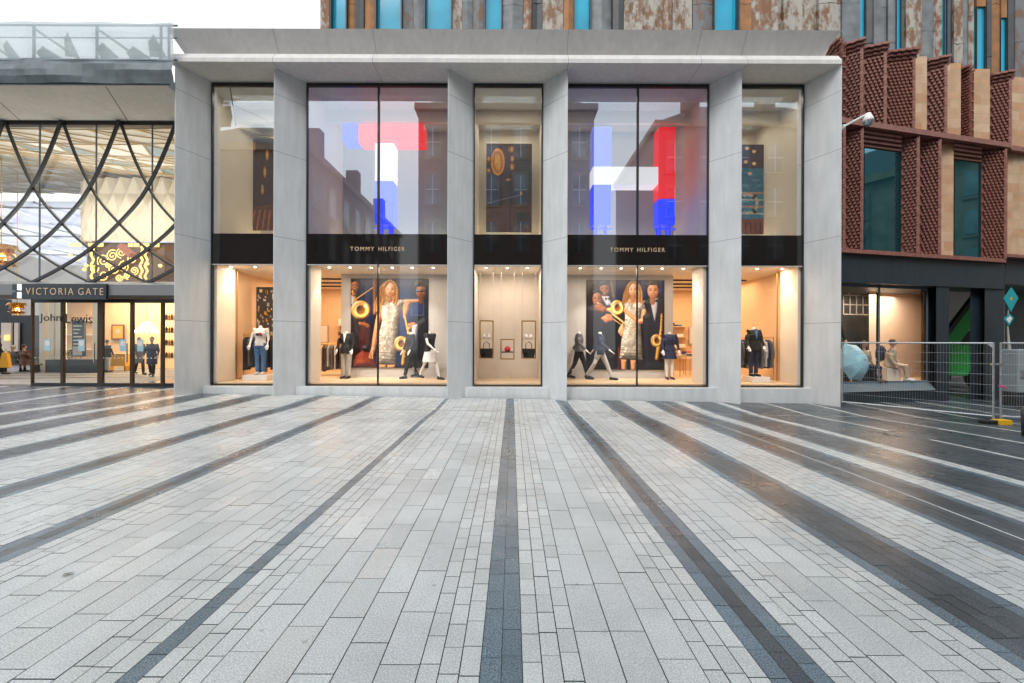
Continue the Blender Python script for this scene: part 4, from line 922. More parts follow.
rail(wx(317, 16.6), wx(343, 16.6)+.4, 16.6, wz(347, 16.6)+.1, [M['greycloth'], M['beigecloth'], M['blackcloth'], M['brownleather'], M['lightcloth']], 'brass clothes rail of mixed garments left of the silver-dress poster wall', 'garment hanging on the rail left of the silver-dress poster wall', long=.85)
rail(7.1, 8.62, 15.0, wz(337, 15), [M['greycloth'], M['lightcloth'], M['navy'], M['greycloth'], M['blackcloth']], 'brass clothes rail of grey jackets behind the mannequin in dark suit', 'garment hanging on the rail behind the mannequin in dark suit', long=.85)

# hanging brass display frames with bags, shoes and a hat
YB = 14.6
def hframe(px0, px1, pyt, pyb, label, shelves):
    x0, x1, zt, zb = wx(px0, YB), wx(px1, YB), wz(pyt, YB), wz(pyb, YB)
    t = thing('hanging_shelf', label, 'hanging shelf', ((x0+x1)/2, YB, zb)); w = (x1-x0)/2; h = zt-zb
    c = MB()
    for s in (-1, 1):
        for y in (-.11, .11): c.tube([(s*w, y, 0), (s*w, y, h)], .016, M['brass'], n=6)
    for y in (-.11, .11):
        for z in (0, h): c.tube([(-w, y, z), (w, y, z)], .016, M['brass'], n=6)
    for s in (-1, 1):
        for z in (0, h): c.tube([(s*w, -.11, z), (s*w, .11, z)], .016, M['brass'], n=6)
    c.build('frame', t)
    for z in shelves: B(-w, w, -.11, .11, z, z+.012, M['brass']).build('shelf', t)
    c = MB()
    for s in (-1, 1): c.tube([(s*w, 0, h), (s*w, 0, ZB0+.03-zb)], .004, M['steel'], n=5)
    c.build('suspension_cable', t)
    return (x0+x1)/2, zb, h, w
for (a, b, nm) in ((480, 493, 'left'), (522, 535.5, 'right')):
    xc, zb, h, w = hframe(a, b, 321, 358, 'tall brass hanging shelf with handbag and shoes, %s of the hat' % nm, [(358-339)*YB/F])
    t = thing('handbag', 'black and brown handbag in the %s tall brass hanging shelf' % nm, 'handbag', (xc, YB, zb+.013))
    MB().vprism([(-.17, .0), (.17, .0), (.215, .29), (-.215, .29)], -.08, .08, M['blackcloth']).build('bag_body', t, bevel=.01)
    MB().tube([(-.1, -.04, .29), (-.09, -.04, .44), (0, -.04, .51), (.09, -.04, .44), (.1, -.04, .29)], .013, M['brownleather'], n=6).build('handle', t)
    MB().vprism([(-.16, .05), (-.04, .05), (-.05, .17), (-.13, .17)], -.08, -.072, M['brownleather']).build('tag', t)
    z2 = zb+(358-339)*YB/F+.012
    t = thing('pair_of_shoes', 'pair of white shoes on the %s tall brass hanging shelf' % nm, 'shoes', (xc, YB, z2))
    for s in (-1, 1): MB().tube([(s*.07, .07, .06), (s*.07, .03, .10), (s*.07, -.02, .07), (s*.07, -.10, .03)], [.04, .05, .045, .03], M['whitecloth'], n=8).build('shoe', t, smooth=True)
xc, zb, h, w = hframe(501, 514, 339.5, 359, 'short brass hanging shelf holding a hat in the middle window', [.2])
t = thing('hat', 'navy brimmed hat with red ball on top on the middle hanging shelf', 'hat', (xc, YB, zb+.213))
c = MB(); c.tube([(0, 0, .0), (0, 0, .025)], .19, M['navy'], n=20); c.build('brim', t); MB().ell((0, 0, .1), (.1, .1, .1), M['red'], 14, 10).build('crown', t, smooth=True)

# tables with folded clothes in right window opening
def table(px0, px1, Y, h, label):
    x0, x1 = wx(px0, Y), wx(px1, Y); t = thing('display_table', label, 'table', ((x0+x1)/2, Y, ZF)); w = (x1-x0)/2
    B(-w, w, -.35, .35, h-.04, h, M['floorwood']).build('table_top', t)
    for sx in (-1, 1):
        for sy in (-1, 1): MB().tube([(sx*(w-.03), sy*.32, 0), (sx*(w-.03), sy*.32, h-.04)], .015, M['brass'], n=6).build('leg', t)
    return (x0+x1)/2, Y, w
for (a, b, Y, h, lb) in ((676, 690, 16.6, .75, 'brass-legged table with folded clothes just right of the musicians poster'), (686, 699, 17.4, .62, 'rear brass-legged table of clothes by the right jamb of the opening')):
    xc, yy, w = table(a, b, Y, h, lb)
    for i in range(3):
        for j in range(3):
            if w < .2 and i == 1: continue
            mm = (M['navy'], M['whitecloth'], M['red'], M['beigecloth'], M['denim'])[(i*2+j+int(a)) % 5]
            o = B(-.1, .1, -.13, .13, 0, .05, mm).build('folded_garment', bevel=.015, loc=(xc+(i-1)*w*.62, yy+(j-1)*.02, ZF+h+.001+j*.052))
            tag(o, 'folded garment stacked on the '+lb.split(' table')[0]+' table', 'folded clothes', 'folded clothes stacked on the tables')
gm = M['beigecloth']

# ------------------------------------------------------------------ arcade on the left
YA = 14.4; kx = YA/F
A = thing('arcade_building', 'glazed arcade entrance with curved diamond lattice and concrete canopy', 'building', (-16, 14.4, 0))
Ai = Matrix.Translation((16, -14.4, 0))
def AP(mb, name, parent=None, **k):
    o = mb.build(name, parent or A, **k)
    if parent is None: o.matrix_parent_inverse = Ai
    return o
zc = 8.50; XE = XL-.16
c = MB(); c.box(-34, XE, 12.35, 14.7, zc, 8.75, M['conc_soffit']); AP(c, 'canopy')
c = MB()
for k in range(6):
    xa = -25.8+k*3.38
    c.mesh([(xa+1.2, 12.36, zc-.003), (xa+1.23, 12.36, zc-.003), (xa+.03, 14.6, zc-.003), (xa, 14.6, zc-.003)], [(0, 1, 2, 3)], M['black'])
AP(c, 'canopy_joints')
rows = [(wz(124, YA), 0), (wz(190, YA), 1), (wz(226, YA), 2), (wz(251.6, YA), 3), (wz(270, YA), 4), (wz(284.6, YA), 5)]
hp = 28.6*kx; X0 = wx(7, YA)
def zrow(t):                                         # smooth interpolation
    pts = [r[0] for r in rows]; t = max(0, min(5, t)); i = min(4, int(t)); f = t-i
    p0 = pts[i-1] if i > 0 else pts[0]+(pts[0]-pts[1])*1.5; p1 = pts[i]; p2 = pts[i+1]; p3 = pts[i+2] if i < 4 else pts[5]-(pts[4]-pts[5])*.8
    return .5*((2*p1)+(-p0+p2)*f+(2*p0-5*p1+4*p2-p3)*f*f+(-p0+3*p1-3*p2+p3)*f**3)
for k in range(-9, 8):
    for dr in (-1, 1):
        xk = X0+k*2*hp; pts = []
        for i in range(0, 26):
            t_ = i/5; xx = xk+dr*t_*hp
            if xx > XE+.2 or xx < -27: continue
            pts.append((xx, YA-.12+(.05 if dr > 0 else 0), zrow(t_)))
        if len(pts) > 2:
            mb = MB(); wd = .085 if dr < 0 else .06
            for p_, q_ in zip(pts[:-1], pts[1:]): mb.bar(p_, q_, .07, wd*1.0, M['lattice'] if dr < 0 else M['lattice'])
            AP(mb, 'lattice_bar')
for px_ in (-131, -74.5, -18, 39, 95.5, 151.5):
    AP(B(wx(px_, YA)-.013, wx(px_, YA)+.013, YA-.01, YA+.03, 3.42, zc, M['slate_edge']), 'glazing_mullion')
AP(B(-27, XE, YA-.06, YA+.14, zc-.12, zc-.001, M['black']), 'head_frame')
c = B(-27, XE, YA+.0, YA+.012, 3.42, zc-.12, M['glass_left']); AP(c, 'upper_glazing')
c = MB(); c.xprism([(YA-.45, 2.98), (YA+.2, 2.90), (YA+.2, 3.44), (YA-.05, 3.44), (YA-.45, 3.30)], -27, XE, mat('canopy_grey', (.20, .21, .22), .45)); AP(c, 'transom_canopy')
# sign
c = MB(); c.box(wx(23, 13.9), wx(107, 13.9), 13.86, 13.94, wz(301, 13.9), wz(285.5, 13.9), M['slate']); sg = AP(c, 'sign_board')
for wd_, q0, q1 in (('VICTORIA', 25.5, 73.3), ('GATE', 78, 103)):
    text('sign_lettering', wd_, wx(q1, 13.85)-wx(q0, 13.85), M['goldletter'], sg, (wx(q0, 13.85), 13.855, wz(296.4, 13.85)), .008, height=.21, spacing=1.3, offset=-.010)
c = MB()
for (a, b, z0, z1) in ((13.5, 18, 286, 292), (13.5, 18, 294, 300), (18.3, 22.5, 286, 292), (18.3, 22.5, 294, 300)):
    c.box(wx(a, 13.9), wx(b, 13.9), 13.86, 13.94, wz(z1, 13.9), wz(z0, 13.9), M['slate'] if a < 15 else M['letter_white'])
AP(c, 'sign_emblem', sg)
for wd_, q0, q1 in (('John', 41.5, 63), ('Lewis', 67.8, 94)):
    o = text('window_lettering', wd_, wx(q1, YA)-wx(q0, YA), M['black'], None, (wx(q0, YA), YA-.065, wz(325, YA)), .006, height=.30); o.parent = A; o.matrix_parent_inverse = Ai
# doors
zd0 = gz(-14, 14.4)
edges = [-70, -35, 0, 32, 63.2, 100, 132.5, 163, 195]
for i in range(len(edges)-1):
    a, b = wx(edges[i], YA), min(wx(edges[i+1], YA), XE)
    if a >= b: continue
    if i in (0, 1, 2) : 
        if i < 2: continue
        continue
    f = MB(); w1 = .035 if i != 5 else .11
    f.box(a, a+w1, YA-.04, YA+.05, zd0, 2.9, M['lattice_brown']); f.box(b-.05, b, YA-.04, YA+.05, zd0, 2.9, M['lattice_brown'])
    f.box(a+w1, b-.05, YA-.04, YA+.05, 2.78, 2.9, M['black']); f.box(a+w1, b-.05, YA-.04, YA+.05, zd0, zd0+.1, M['black'])
    o = AP(f, 'door'); B(a+w1, b-.05, YA, YA+.012, zd0+.1, 2.78, M['glass_left']).build('door_pane', o)
    if i in (4, 5): MB().box(b-.12, b-.1, YA-.10, YA-.06, .9, 1.5, M['steel']).build('handle', o)
    if i != 3 or True:
        s_ = MB(); cx_ = (a+b)/2 if i not in (5, 6) else (b-.3 if i == 5 else a+.25)
        s_.box(cx_-.1, cx_+.1, YA-.008, YA-.003, 1.25, 1.62, mat('notice_blue', (.35, .55, .62), .5)); s_.box(cx_-.07, cx_+.07, YA-.010, YA-.0085, 1.42, 1.57, M['whitecloth'])
        s_.build('door_notice', o)
        s_ = MB(); q = a+.1
        while q < b-.1: s_.box(q, q+.035, YA-.006, YA-.002, 1.02, 1.05, M['whitecloth']); q += .12
        s_.build('manifestation_dots', o)
AP(B(-27, XE, YA-.1, YA+.1, zd0-.08, zd0+.005, M['slate']), 'threshold')
# interior
fl = MB(); fl.face([(-46, 14.5, .13), (-9.3, 14.5, .13), (-9.3, 70, .13), (-46, 70, .13)], mat('arcade_floor', (.30, .28, .30), .18, ns=1.5, na=.25))
tag(fl.build('arcade_floor'), None, None, kind='structure')
c = MB()
for k in range(14):
    y0 = 15+k*1.5; c.face([(-30, y0, .137), (-9.6, y0+4, .137), (-9.6, y0+4.35, .137), (-30, y0+.35, .137)], M['slate'])
tag(c.build('arcade_floor_inlay'), None, None, kind='structure')
AP(B(-9.5, -9.35, 14.6, 32, 0, 8.9, M['cream']), 'party_wall')
AP(B(-46.2, -46, 14.6, 124, 0, 10, M['creamlight']), 'far_wall')
# vault panels + ribs
M['rib'] = mat('pale_timber_rib', (.55, .42, .26), .5); pv = MB(); rb = MB(); R = random.Random(11)
roofc = [mat('roof_panel_cream', (.62, .60, .54), .6), mat('roof_panel_blue', (.30, .40, .46), .5), mat('roof_panel_white', (.80, .80, .76), .6)]
def rz(x, y): return 8.55+(y-14.8)*.145+.35*sin((x+10)*.35)*sin((y-14)*.25)
nx, ny = 16, 9
def rp(i, j): 
    x_ = -34+i*1.55+.75*(j % 2); y_ = 14.75+j*1.35; return (x_, y_, rz(x_, y_))
for i in range(nx):
    for j in range(ny):
        t_ = R.random(); m = roofc[0] if t_ < .55 else roofc[1] if t_ < .72 else roofc[2]
        pv.face([rp(i, j), rp(i, j+1), rp(i+1, j+1)], m); t_ = R.random(); m = roofc[0] if t_ < .6 else roofc[2]
        pv.face([rp(i, j), rp(i+1, j+1), rp(i+1, j)], m)
        for q in (rp(i+1, j+1), rp(i, j+1), rp(i+1, j)):
            p_ = rp(i, j); rb.bar((p_[0], p_[1], p_[2]-.05), (q[0], q[1], q[2]-.05), .03, .04, M['rib'])
AP(pv, 'vault_panels'); AP(rb, 'vault_ribs')
# long glazed roof
gp = MB(); gr_ = MB()
for i in range(14):
    for j in range(24):
        x0 = -46+i*2.6; y0 = 26.5+j*4
        if x0 > -10: continue
        z_ = 9.7+.25*(j % 2)
        gp.face([(x0+.08, y0+.08, z_), (x0+2.5, y0+.08, z_), (x0+2.5, y0+3.9, z_-.5+.5*(j % 2)), (x0+.08, y0+3.9, z_-.5+.5*(j % 2))], M['skypane'])
    gr_.bar((x0-.1, 26.5, 9.62), (x0-.1, 122, 9.62), .09, .1, M['white'])
for j in range(25): gr_.bar((-46, 26.5+j*4, 9.58), (-10, 26.5+j*4+2, 9.58), .09, .1, M['greige'])
AP(gp, 'roof_glass'); AP(gr_, 'roof_grid')
# cream volume with zigzag relief, curved corner
cv = MB(); n = 40; pl = []
yC = 21.2; xs0 = wx(60, yC)
for i in range(n+1):
    f_ = i/n
    if f_ < .25: a = f_/.25*pi/2; pt = (xs0+2.0-2.0*cos(a), yC+2.0-2.0*sin(a))
    else: pt = (xs0+2.0+(f_-.25)/.75*(-9.55-xs0-2.0), yC)
    pl.append(pt)
zlo, zhi = wz(243, yC), wz(180, yC)
for i in range(n):
    (xa, ya), (xb, yb) = pl[i], pl[i+1]; o_ = .22 if i % 2 else 0; o2 = .22 if (i+1) % 2 else 0
    for r_ in range(4):
        za, zb_ = zlo+(zhi-zlo)*r_/4, zlo+(zhi-zlo)*(r_+1)/4; s_ = r_ % 2
        d1 = .22*((i+r_) % 2); d2 = .22*((i+r_+1) % 2); d3 = .22*((i+r_+2) % 2)
        q_ = [(xa, ya-d1, za), (xb, yb-d2, za), (xb, yb-d3, zb_), (xa, ya-d2, zb_)]
        if (i+r_) % 2: cv.face([q_[0], q_[1], q_[2]], M['creamlight']); cv.face([q_[0], q_[2], q_[3]], M['creamlight'])
        else: cv.face([q_[0], q_[1], q_[3]], M['creamlight']); cv.face([q_[1], q_[2], q_[3]], M['creamlight'])
AP(cv, 'pleated_wall')
AP(B(xs0+2, -9.55, yC+.3, yC+8, zhi-.02, zhi+.02, M['creamlight']), 'volume_top')
# curved glass band with gold curls
cg = MB(); z0b, z1b = wz(284, yC)-.3, zlo-.02
dkb = mat('bronze_glass', (.10, .06, .035), .1)
for i in range(n):
    (xa, ya), (xb, yb) = pl[i], pl[i+1]; cg.face([(xa, ya+.1, z0b), (xb, yb+.1, z0b), (xb, yb+.1, z1b), (xa, ya+.1, z1b)], dkb)
bd = AP(cg, 'bronze_band')
cu = MB(); R = random.Random(4)
for (cx_, cy_, r0, dr) in ((103, 262, 6.5, 1), (112, 257, 6, -1), (121, 254, 5.5, 1), (113, 270, 5.5, 1), (124, 268, 6, -1), (131, 260, 5, 1), (103, 277, 5, -1), (94, 270, 4.5, 1), (134, 272, 4.5, -1), (119, 279, 4, 1), (108, 266, 3, 1), (127, 277, 3.5, 1)):
    pts = []
    for q in range(22):
        a = q*.55*dr+cx_; r_ = r0*(1-q/24); pts.append((wx(cx_+r_*cos(a), yC-.3), yC-.3, wz(cy_+r_*sin(a), yC-.3)))
    cu.tube(pts, .024, M['lampgold'], n=5)
for cx_ in (92, 141, 146): cu.tube([(wx(cx_+sin(q)*1.2, yC-.3), yC-.3, wz(248+q*1.7, yC-.3)) for q in range(20)], .05, M['lampgold'], n=5)
AP(cu, 'gold_curls', bd)
cu = MB()
for (a, b) in ((69, 74), (75, 81), (88, 92), (93, 97), (98, 103), (128, 133), (134, 139), (141, 149), (151, 159)):
    cu.box(wx(a, yC-.3), wx(b, yC-.3), yC-.32, yC-.3, wz(249.5, yC), wz(246, yC), M['lamp2'] if 'lamp2' in M else M['lampgold'])
for (a, b) in ((78, 262), (84, 272), (70, 258), (160, 268), (147, 266), (86, 268)): cu.ell((wx(a, yC-.3), yC-.3, wz(b, yC)), .08, M['lampgold'], 8, 6)
AP(cu, 'lit_letters_and_lamps', bd)
AP(MB().bar((wx(121, yC-1), yC-1, wz(247, yC-1)), (wx(132, yC-1), yC-1, wz(257, yC-1)), .3, .22, mat('rusty_red', (.30, .09, .06), .5)), 'red_beam', bd)
# ground-floor store front under volume: back wall, shelves, pictures
yS = 24.0
AP(B(-24.3, -9.55, yS, yS+.2, .13, 4.1, M['orange']), 'store_back_wall')
AP(B(-24.3, -9.55, yC+.4, yS, 4.0, 4.2, M['creamlight']), 'store_ceiling')
AP(B(xs0+.3, -9.55, yC+.0, yC+.4, 3.45, z0b, M['creamlight']), 'store_fascia')
for q_ in (44, 53, 60, 97): AP(B(wx(q_, 21.4)-.12, wx(q_, 21.4)+.12, yC+.1, yC+.4, .13, 4.1, M['creamlight']), 'store_pier')
c = MB()
for k in range(3):
    c.box(wx(60, 23.8), wx(100, 23.8), 23.6, 23.9, 1.1+k*.75, 1.15+k*.75, M['white'])
AP(c, 'wall_shelf')
AP(B(wx(72, 20), wx(84, 20), 20, 20.1, wz(358, 20), wz(322, 20), M['slate']), 'directory_board')
c = MB()
for k in range(6): c.box(wx(73.5, 20), wx(82, 20)-(k % 3)*.08, 19.99, 20, wz(328+k*3.6, 20), wz(327+k*3.6, 20), M['whitecloth'])
c.box(wx(73, 20), wx(82.5, 20), 19.985, 19.99, wz(357, 20), wz(348, 20), M['lightcloth']); AP(c, 'directory_text')
t = thing('picture', 'dark framed floral picture on the warm store wall seen through the doors', 'picture', (wx(118.5, 23.9), 23.9, 2.0))
B(wx(6, 24)-wx(0, 24), -(wx(6, 24)-wx(0, 24)), -.05, -.02, -.1, .75, M['brownleather']).build('frame', t) if False else None
c = MB(); c.box(-.33, .33, -.05, -.01, -.38, .42, M['brownleather']); c.build('frame', t)
c = MB(); c.box(-.26, .26, -.06, -.051, -.31, .35, M['mustard']); c.ell((0, -.055, .05), (.14, .012, .16), M['lightcloth'], 10, 6); c.build('canvas', t)
# chandelier
t = thing('chandelier', 'tiered white lit chandelier inside the warm store', 'chandelier', (wx(146.5, 22.5), 22.5, wz(334, 22.5)))
for k in range(5):
    c = MB(); r_ = .48-.09*k
    for j in range(14-2*k): a = 2*pi*j/(14-2*k); c.tube([(r_*cos(a), r_*sin(a), .11*k), (r_*cos(a)*.9, r_*sin(a)*.9, .11*k+.1)], [.028, .012], M['lamp'], n=5)
    c.build('tier', t)
MB().tube([(0, 0, .5), (0, 0, 4.0-wz(334, 22.5))], .012, M['brass'], n=5).build('chain', t)
AP(B(wx(64, 20.5), wx(98, 20.5), 20.4, 20.9, .13, wz(361, 20.5), M['slate']), 'planter')
AP(B(wx(43, 20.5), wx(60, 20.5), 20.6, 21.0, .13, wz(361.5, 20.5), M['slate']), 'planter')
# plant
c = MB(); R = random.Random(8); lm = mat('leaf_green', (.05, .09, .03), .6)
for k in range(160):
    a = R.uniform(0, 2*pi); r_ = R.uniform(.02, .32); z = R.uniform(.0, .42); p_ = Vector((r_*cos(a)*1.6, r_*sin(a)*.5, z)); q = Vector((R.uniform(-1, 1), R.uniform(-1, 1), R.uniform(-.2, 1))).normalized()*.1; w_ = q.cross(Vector((0, 0, 1))).normalized()*.03
    c.face([p_, p_+q*.5+w_, p_+q, p_+q*.5-w_], lm)
tag(c.build('plant', loc=(wx(69, 20.6), 20.65, wz(361, 20.5))), 'small bushy plant on the dark planter behind the glass doors', 'plant')
# display table yellow, arch, shelving right
t = thing('display_table', 'table under a mustard cloth in the warm store behind the doors', 'table', (wx(119, 21.8), 21.8, .13))
B(-.55, .55, -.3, .3, .8, .84, M['floorwood']).build('table_top', t); B(-.53, .53, -.28, .28, .25, .798, M['mustard']).build('cloth', t)
for s in (-1, 1): B(s*.45-.03, s*.45+.03, -.2, .2, 0, .25, M['brass']).build('leg', t)
for k in range(4):
    z = .7+k*.62
    c = B(wx(164, 22), wx(176, 22)+.5, 21.9, 22.3, z, z+.04, M['floorwood']); AP(c, 'display_shelf')
    for j in range(6):
        t_ = tag(MB().tube([(0, 0, 0), (0, 0, .2), (0, 0, .28)], [.05, .05, .02], (M['lampgold2'] if 'lampgold2' in M else M['brass']) if j % 2 else M['brownleather'], n=8).build('bottle', loc=(wx(165, 22)+j*.13, 22.1, z+.041)),
                 'small bottle standing on the shelves at the right end of the arcade doors', 'bottle', 'bottles on the shelves behind the arcade doors')
# navy shopfronts on the far left
AP(B(-30, wx(58, 27), 27, 27.3, .13, wz(317, 27), M['slate']), 'navy_shopfront')
c = MB()
for (a, b) in ((2, 12), (15, 19)): AP(B(wx(a, 26.9), wx(b, 26.9), 26.85, 26.95, .3, 2.6, M['cream']), 'shopfront_opening')
c.box(wx(5, 26.8), wx(9, 26.8), 26.75, 26.82, wz(342, 26.8), wz(337, 26.8), M['letter_orange'] if 'letter_orange' in M else M['lampgold'])
for a in (45, 49, 53): AP(B(wx(a, 26.9), wx(a+1.5, 26.9), 26.85, 26.95, .4, 3.3, M['cream']), 'lit_strip')
AP(c, 'shopfront_sign')
AP(B(-46, -30.01, 27, 27.3, .13, 4, M['slate']), 'navy_shopfront')
# gold flower lamps
def flower(loc, r, label):
    t = thing('pendant_lamp', label, 'lamp', loc)
    for k in range(3):
        c = MB()
        for j in range(10):
            a = 2*pi*j/10+k*.3; rr = r*(1-.22*k); w_ = .34*rr
            c.mesh([(0, 0, -.12*r*k), (rr*.6*cos(a)-w_*sin(a), rr*.6*sin(a)+w_*cos(a), .75*rr-.2*r*k), (rr*cos(a), rr*sin(a), .35*rr-.3*r*k), (rr*.6*cos(a)+w_*sin(a), rr*.6*sin(a)-w_*cos(a), .75*rr-.2*r*k)], [(0, 1, 2, 3)], M['gold'])
            c.mesh([(0, 0, -.5*r), (rr*.55*cos(a)-w_*sin(a), rr*.55*sin(a)+w_*cos(a), -.35*rr), (rr*.85*cos(a), rr*.85*sin(a), -.25*rr-.3*k*r), (rr*.55*cos(a)+w_*sin(a), rr*.55*sin(a)-w_*cos(a), -.3*rr)], [(0, 3, 2, 1)], M['gold'])
        c.build('petals', t)
    MB().ell((0, 0, -.1*r), r*.25, M['lamp'], 10, 8).build('bulb', t); MB().tube([(0, 0, 0), (0, 0, 9.6-loc[2])], .015, M['brass'], n=5).build('cable', t)
flower((wx(1, 20), 20, wz(259, 20)), .72, 'large gold petal pendant lamp at the left edge behind the lattice')
flower((wx(17, 22), 22, wz(311, 22)), .42, 'small gold petal pendant lamp hanging below the sign emblem')
# people in the arcade
P0 = .135
figure('person', 'person in black coat at the far left edge, walking with a mustard bag', 'person', (wx(-3, 19), 19, P0), 2.6, 1.75, step=.2, top='coat', tm=M['blackcloth'], bm=M['blackcloth'], shoem=M['black'], bodym=M['skin'], headm=M['skin'])
t = thing('bag', 'mustard yellow bag by the person in black coat at left edge', 'bag', (wx(5, 18.7), 18.7, .45)); MB().vprism([(-.2, 0), (.22, 0), (.12, .62), (-.05, .62)], -.08, .08, M['mustard']).build('bag_body', t, bevel=.02); MB().tube([(-.03, 0, .6), (.03, 0, .78), (.1, 0, .6)], .012, M['mustard'], n=5).build('handle', t)
figure('person', 'person in grey coat with back turned, left of two side by side on a bench', 'person', (wx(13, 20.5), 20.5, P0), pi, 1.66, sit=True, top='jacket', tm=M['greycloth'], bm=M['blackcloth'], shoem=M['black'], bodym=M['skin'], headm=M['skin'], hairm=M['lightcloth'])
figure('person', 'person in brown coat with back turned, right of two side by side on a bench', 'person', (wx(24, 20.5), 20.5, P0), pi, 1.72, sit=True, top='jacket', tm=M['brownleather'], bm=M['greycloth'], shoem=M['black'], bodym=M['skin'], headm=M['skin'])
t = thing('bench', 'dark bench under two seated people in the arcade', 'bench', (wx(18.5, 20.5), 20.5, P0)); B(-.9, .9, -.2, .2, .33, .38, M['brownleather']).build('seat', t)
for s in (-1, 1): B(s*.75-.04, s*.75+.04, -.18, .18, 0, .33, M['black']).build('leg', t)
figure('person', 'person in dark jacket and pale jeans standing inside the warm store left of the table', 'person', (wx(107.5, 20.8), 20.8, P0), 2.9, 1.5, top='jacket', tm=M['blackcloth'], bm=M['lightcloth'], shoem=M['black'], bodym=M['skin'], headm=M['skin'])
figure('person', 'person in long dark coat beside the right arcade door', 'person', (wx(152, 18.5), 18.5, P0), .4, 1.62, step=.12, top='coat', tm=M['navy'], bm=M['blackcloth'], shoem=M['black'], bodym=M['skin'], headm=M['skin'])
figure('person', 'person in grey coat just left of the one in long dark coat', 'person', (wx(139.5, 19.5), 19.5, P0), 1.2, 1.6, step=.15, top='coat', tm=M['greycloth'], bm=M['blackcloth'], shoem=M['black'], bodym=M['skin'], headm=M['skin'])
light('store_lighting', 'AREA', (-15.5, 22.6, 3.95), 560, (1, .68, .4), 11, 2)
light('arcade_lighting', 'AREA', (-16, 18, 8.3), 220, (1, .86, .66), 10, 4)
light('added_vault_fill', 'AREA', (-17, 17, 3.6), 300, (1, .92, .82), 12, 1.2, rot=(pi, 0, 0))  # added upward fill with no fitting of its own, brightens the dark vault
light('arcade_lighting', 'AREA', (-28, 30, 9.2), 900, (.86, .84, 1), 14, 12)
light('pleated_wall_lighting', 'AREA', (-16, 18.5, 4.6), 35, (1, .85, .6), 8, .6, rot=(radians(150), 0, 0))

# debris sheeting above the canopy
t = thing('scaffold_sheeting', 'grey tarpaulin and translucent sheeting on rails above the arcade canopy', 'sheeting', (-16, 12.2, 8.75))
Ti = Matrix.Translation((16, -12.2, -8.75))
def TP(mb, name): o = mb.build(name, t); o.matrix_parent_inverse = Ti; return o
R = random.Random(21); w = MB(); nxx = 70; XSH = wx(173.5, 12.1)
def wav(i, j, y, z): return (-30+i*(XSH+30)/nxx, y+.018*sin(i*.9+j)+.02*sin(i*.37+j*2)+R.uniform(-.008, .008), z)
grid = [[wav(i, j, 12.08-(0, .05, .07, .04, -.02)[j], wz(85+.5*sin(i*.4), 12.1)+(wz(60.5, 12.1)-wz(85, 12.1))*j/4) for j in range(5)] for i in range(nxx+1)]
for i in range(nxx):
    for j in range(4): w.face([grid[i][j], grid[i+1][j], grid[i+1][j+1], grid[i][j+1]], M['netthick'])
o = TP(w, 'tarpaulin'); o.data.polygons.foreach_set('use_smooth', [True]*len(o.data.polygons))
w = MB(); grid = [[wav(i, j, 12.05, wz(62.5, 12.1)+(wz(25, 12.1)-wz(62.5, 12.1))*j/4) for j in range(5)] for i in range(nxx+1)]
for i in range(nxx):
    for j in range(4): w.face([grid[i][j], grid[i+1][j], grid[i+1][j+1], grid[i][j+1]], M['net'])
TP(w, 'translucent_sheet')
w = MB()
for yy in (25.5, 38, 60): w.tube([(-30, 12.2, wz(yy, 12.15)), (XSH, 12.2, wz(yy, 12.15))], .028 if yy != 38 else .018, M['slate_edge'], n=6)
TP(w, 'rail')
for px_ in (-90, -35, 33, 96, 160, 168):
    xx = wx(px_, 12.2); w = MB(); w.tube([(xx, 12.2, 8.76), (xx, 12.2, wz(25.5, 12.15))], .035, M['slate_edge'], n=6)
    if px_ < 150: w.bar((xx, 12.2, wz(30, 12.2)), (xx+1.1, 12.6, wz(58, 12.2)), .06, .05, M['lightcloth'])
    TP(w, 'post')
for px_ in (12, 40, 62, 110, 125, 144): 
    xx = wx(px_, 13.2); TP(MB().tube([(xx, 13.0, 8.76), (xx+.05, 13.0, 9.55)], [.14, .04], M['lightcloth'], n=6), 'bundle')
for (a_, b_, c_) in ((5, 18, 44), (38, 60, 50), (66, 78, 36), (98, 118, 46), (128, 150, 50), (150, 166, 38)):
    w = MB(); P_ = [(wx(a_, 12.3), 12.25+.05*(a_ % 3), wz(59, 12.3)), (wx(b_, 12.3), 12.32, wz(59, 12.3)), (wx((a_*2+b_)/3, 12.3), 12.2, wz(c_, 12.3)), (wx(a_-3, 12.3), 12.3, wz(c_+4, 12.3))]
    w.face([P_[0], P_[1], P_[2]], M['lightcloth']); w.face([P_[0], P_[2], P_[3]], M['lightcloth']); TP(w, 'loose_drape')
AP(B(-30, XE+.1, 12.3, 12.34, 8.5, 8.76, M['slate_edge']), 'canopy_edge')

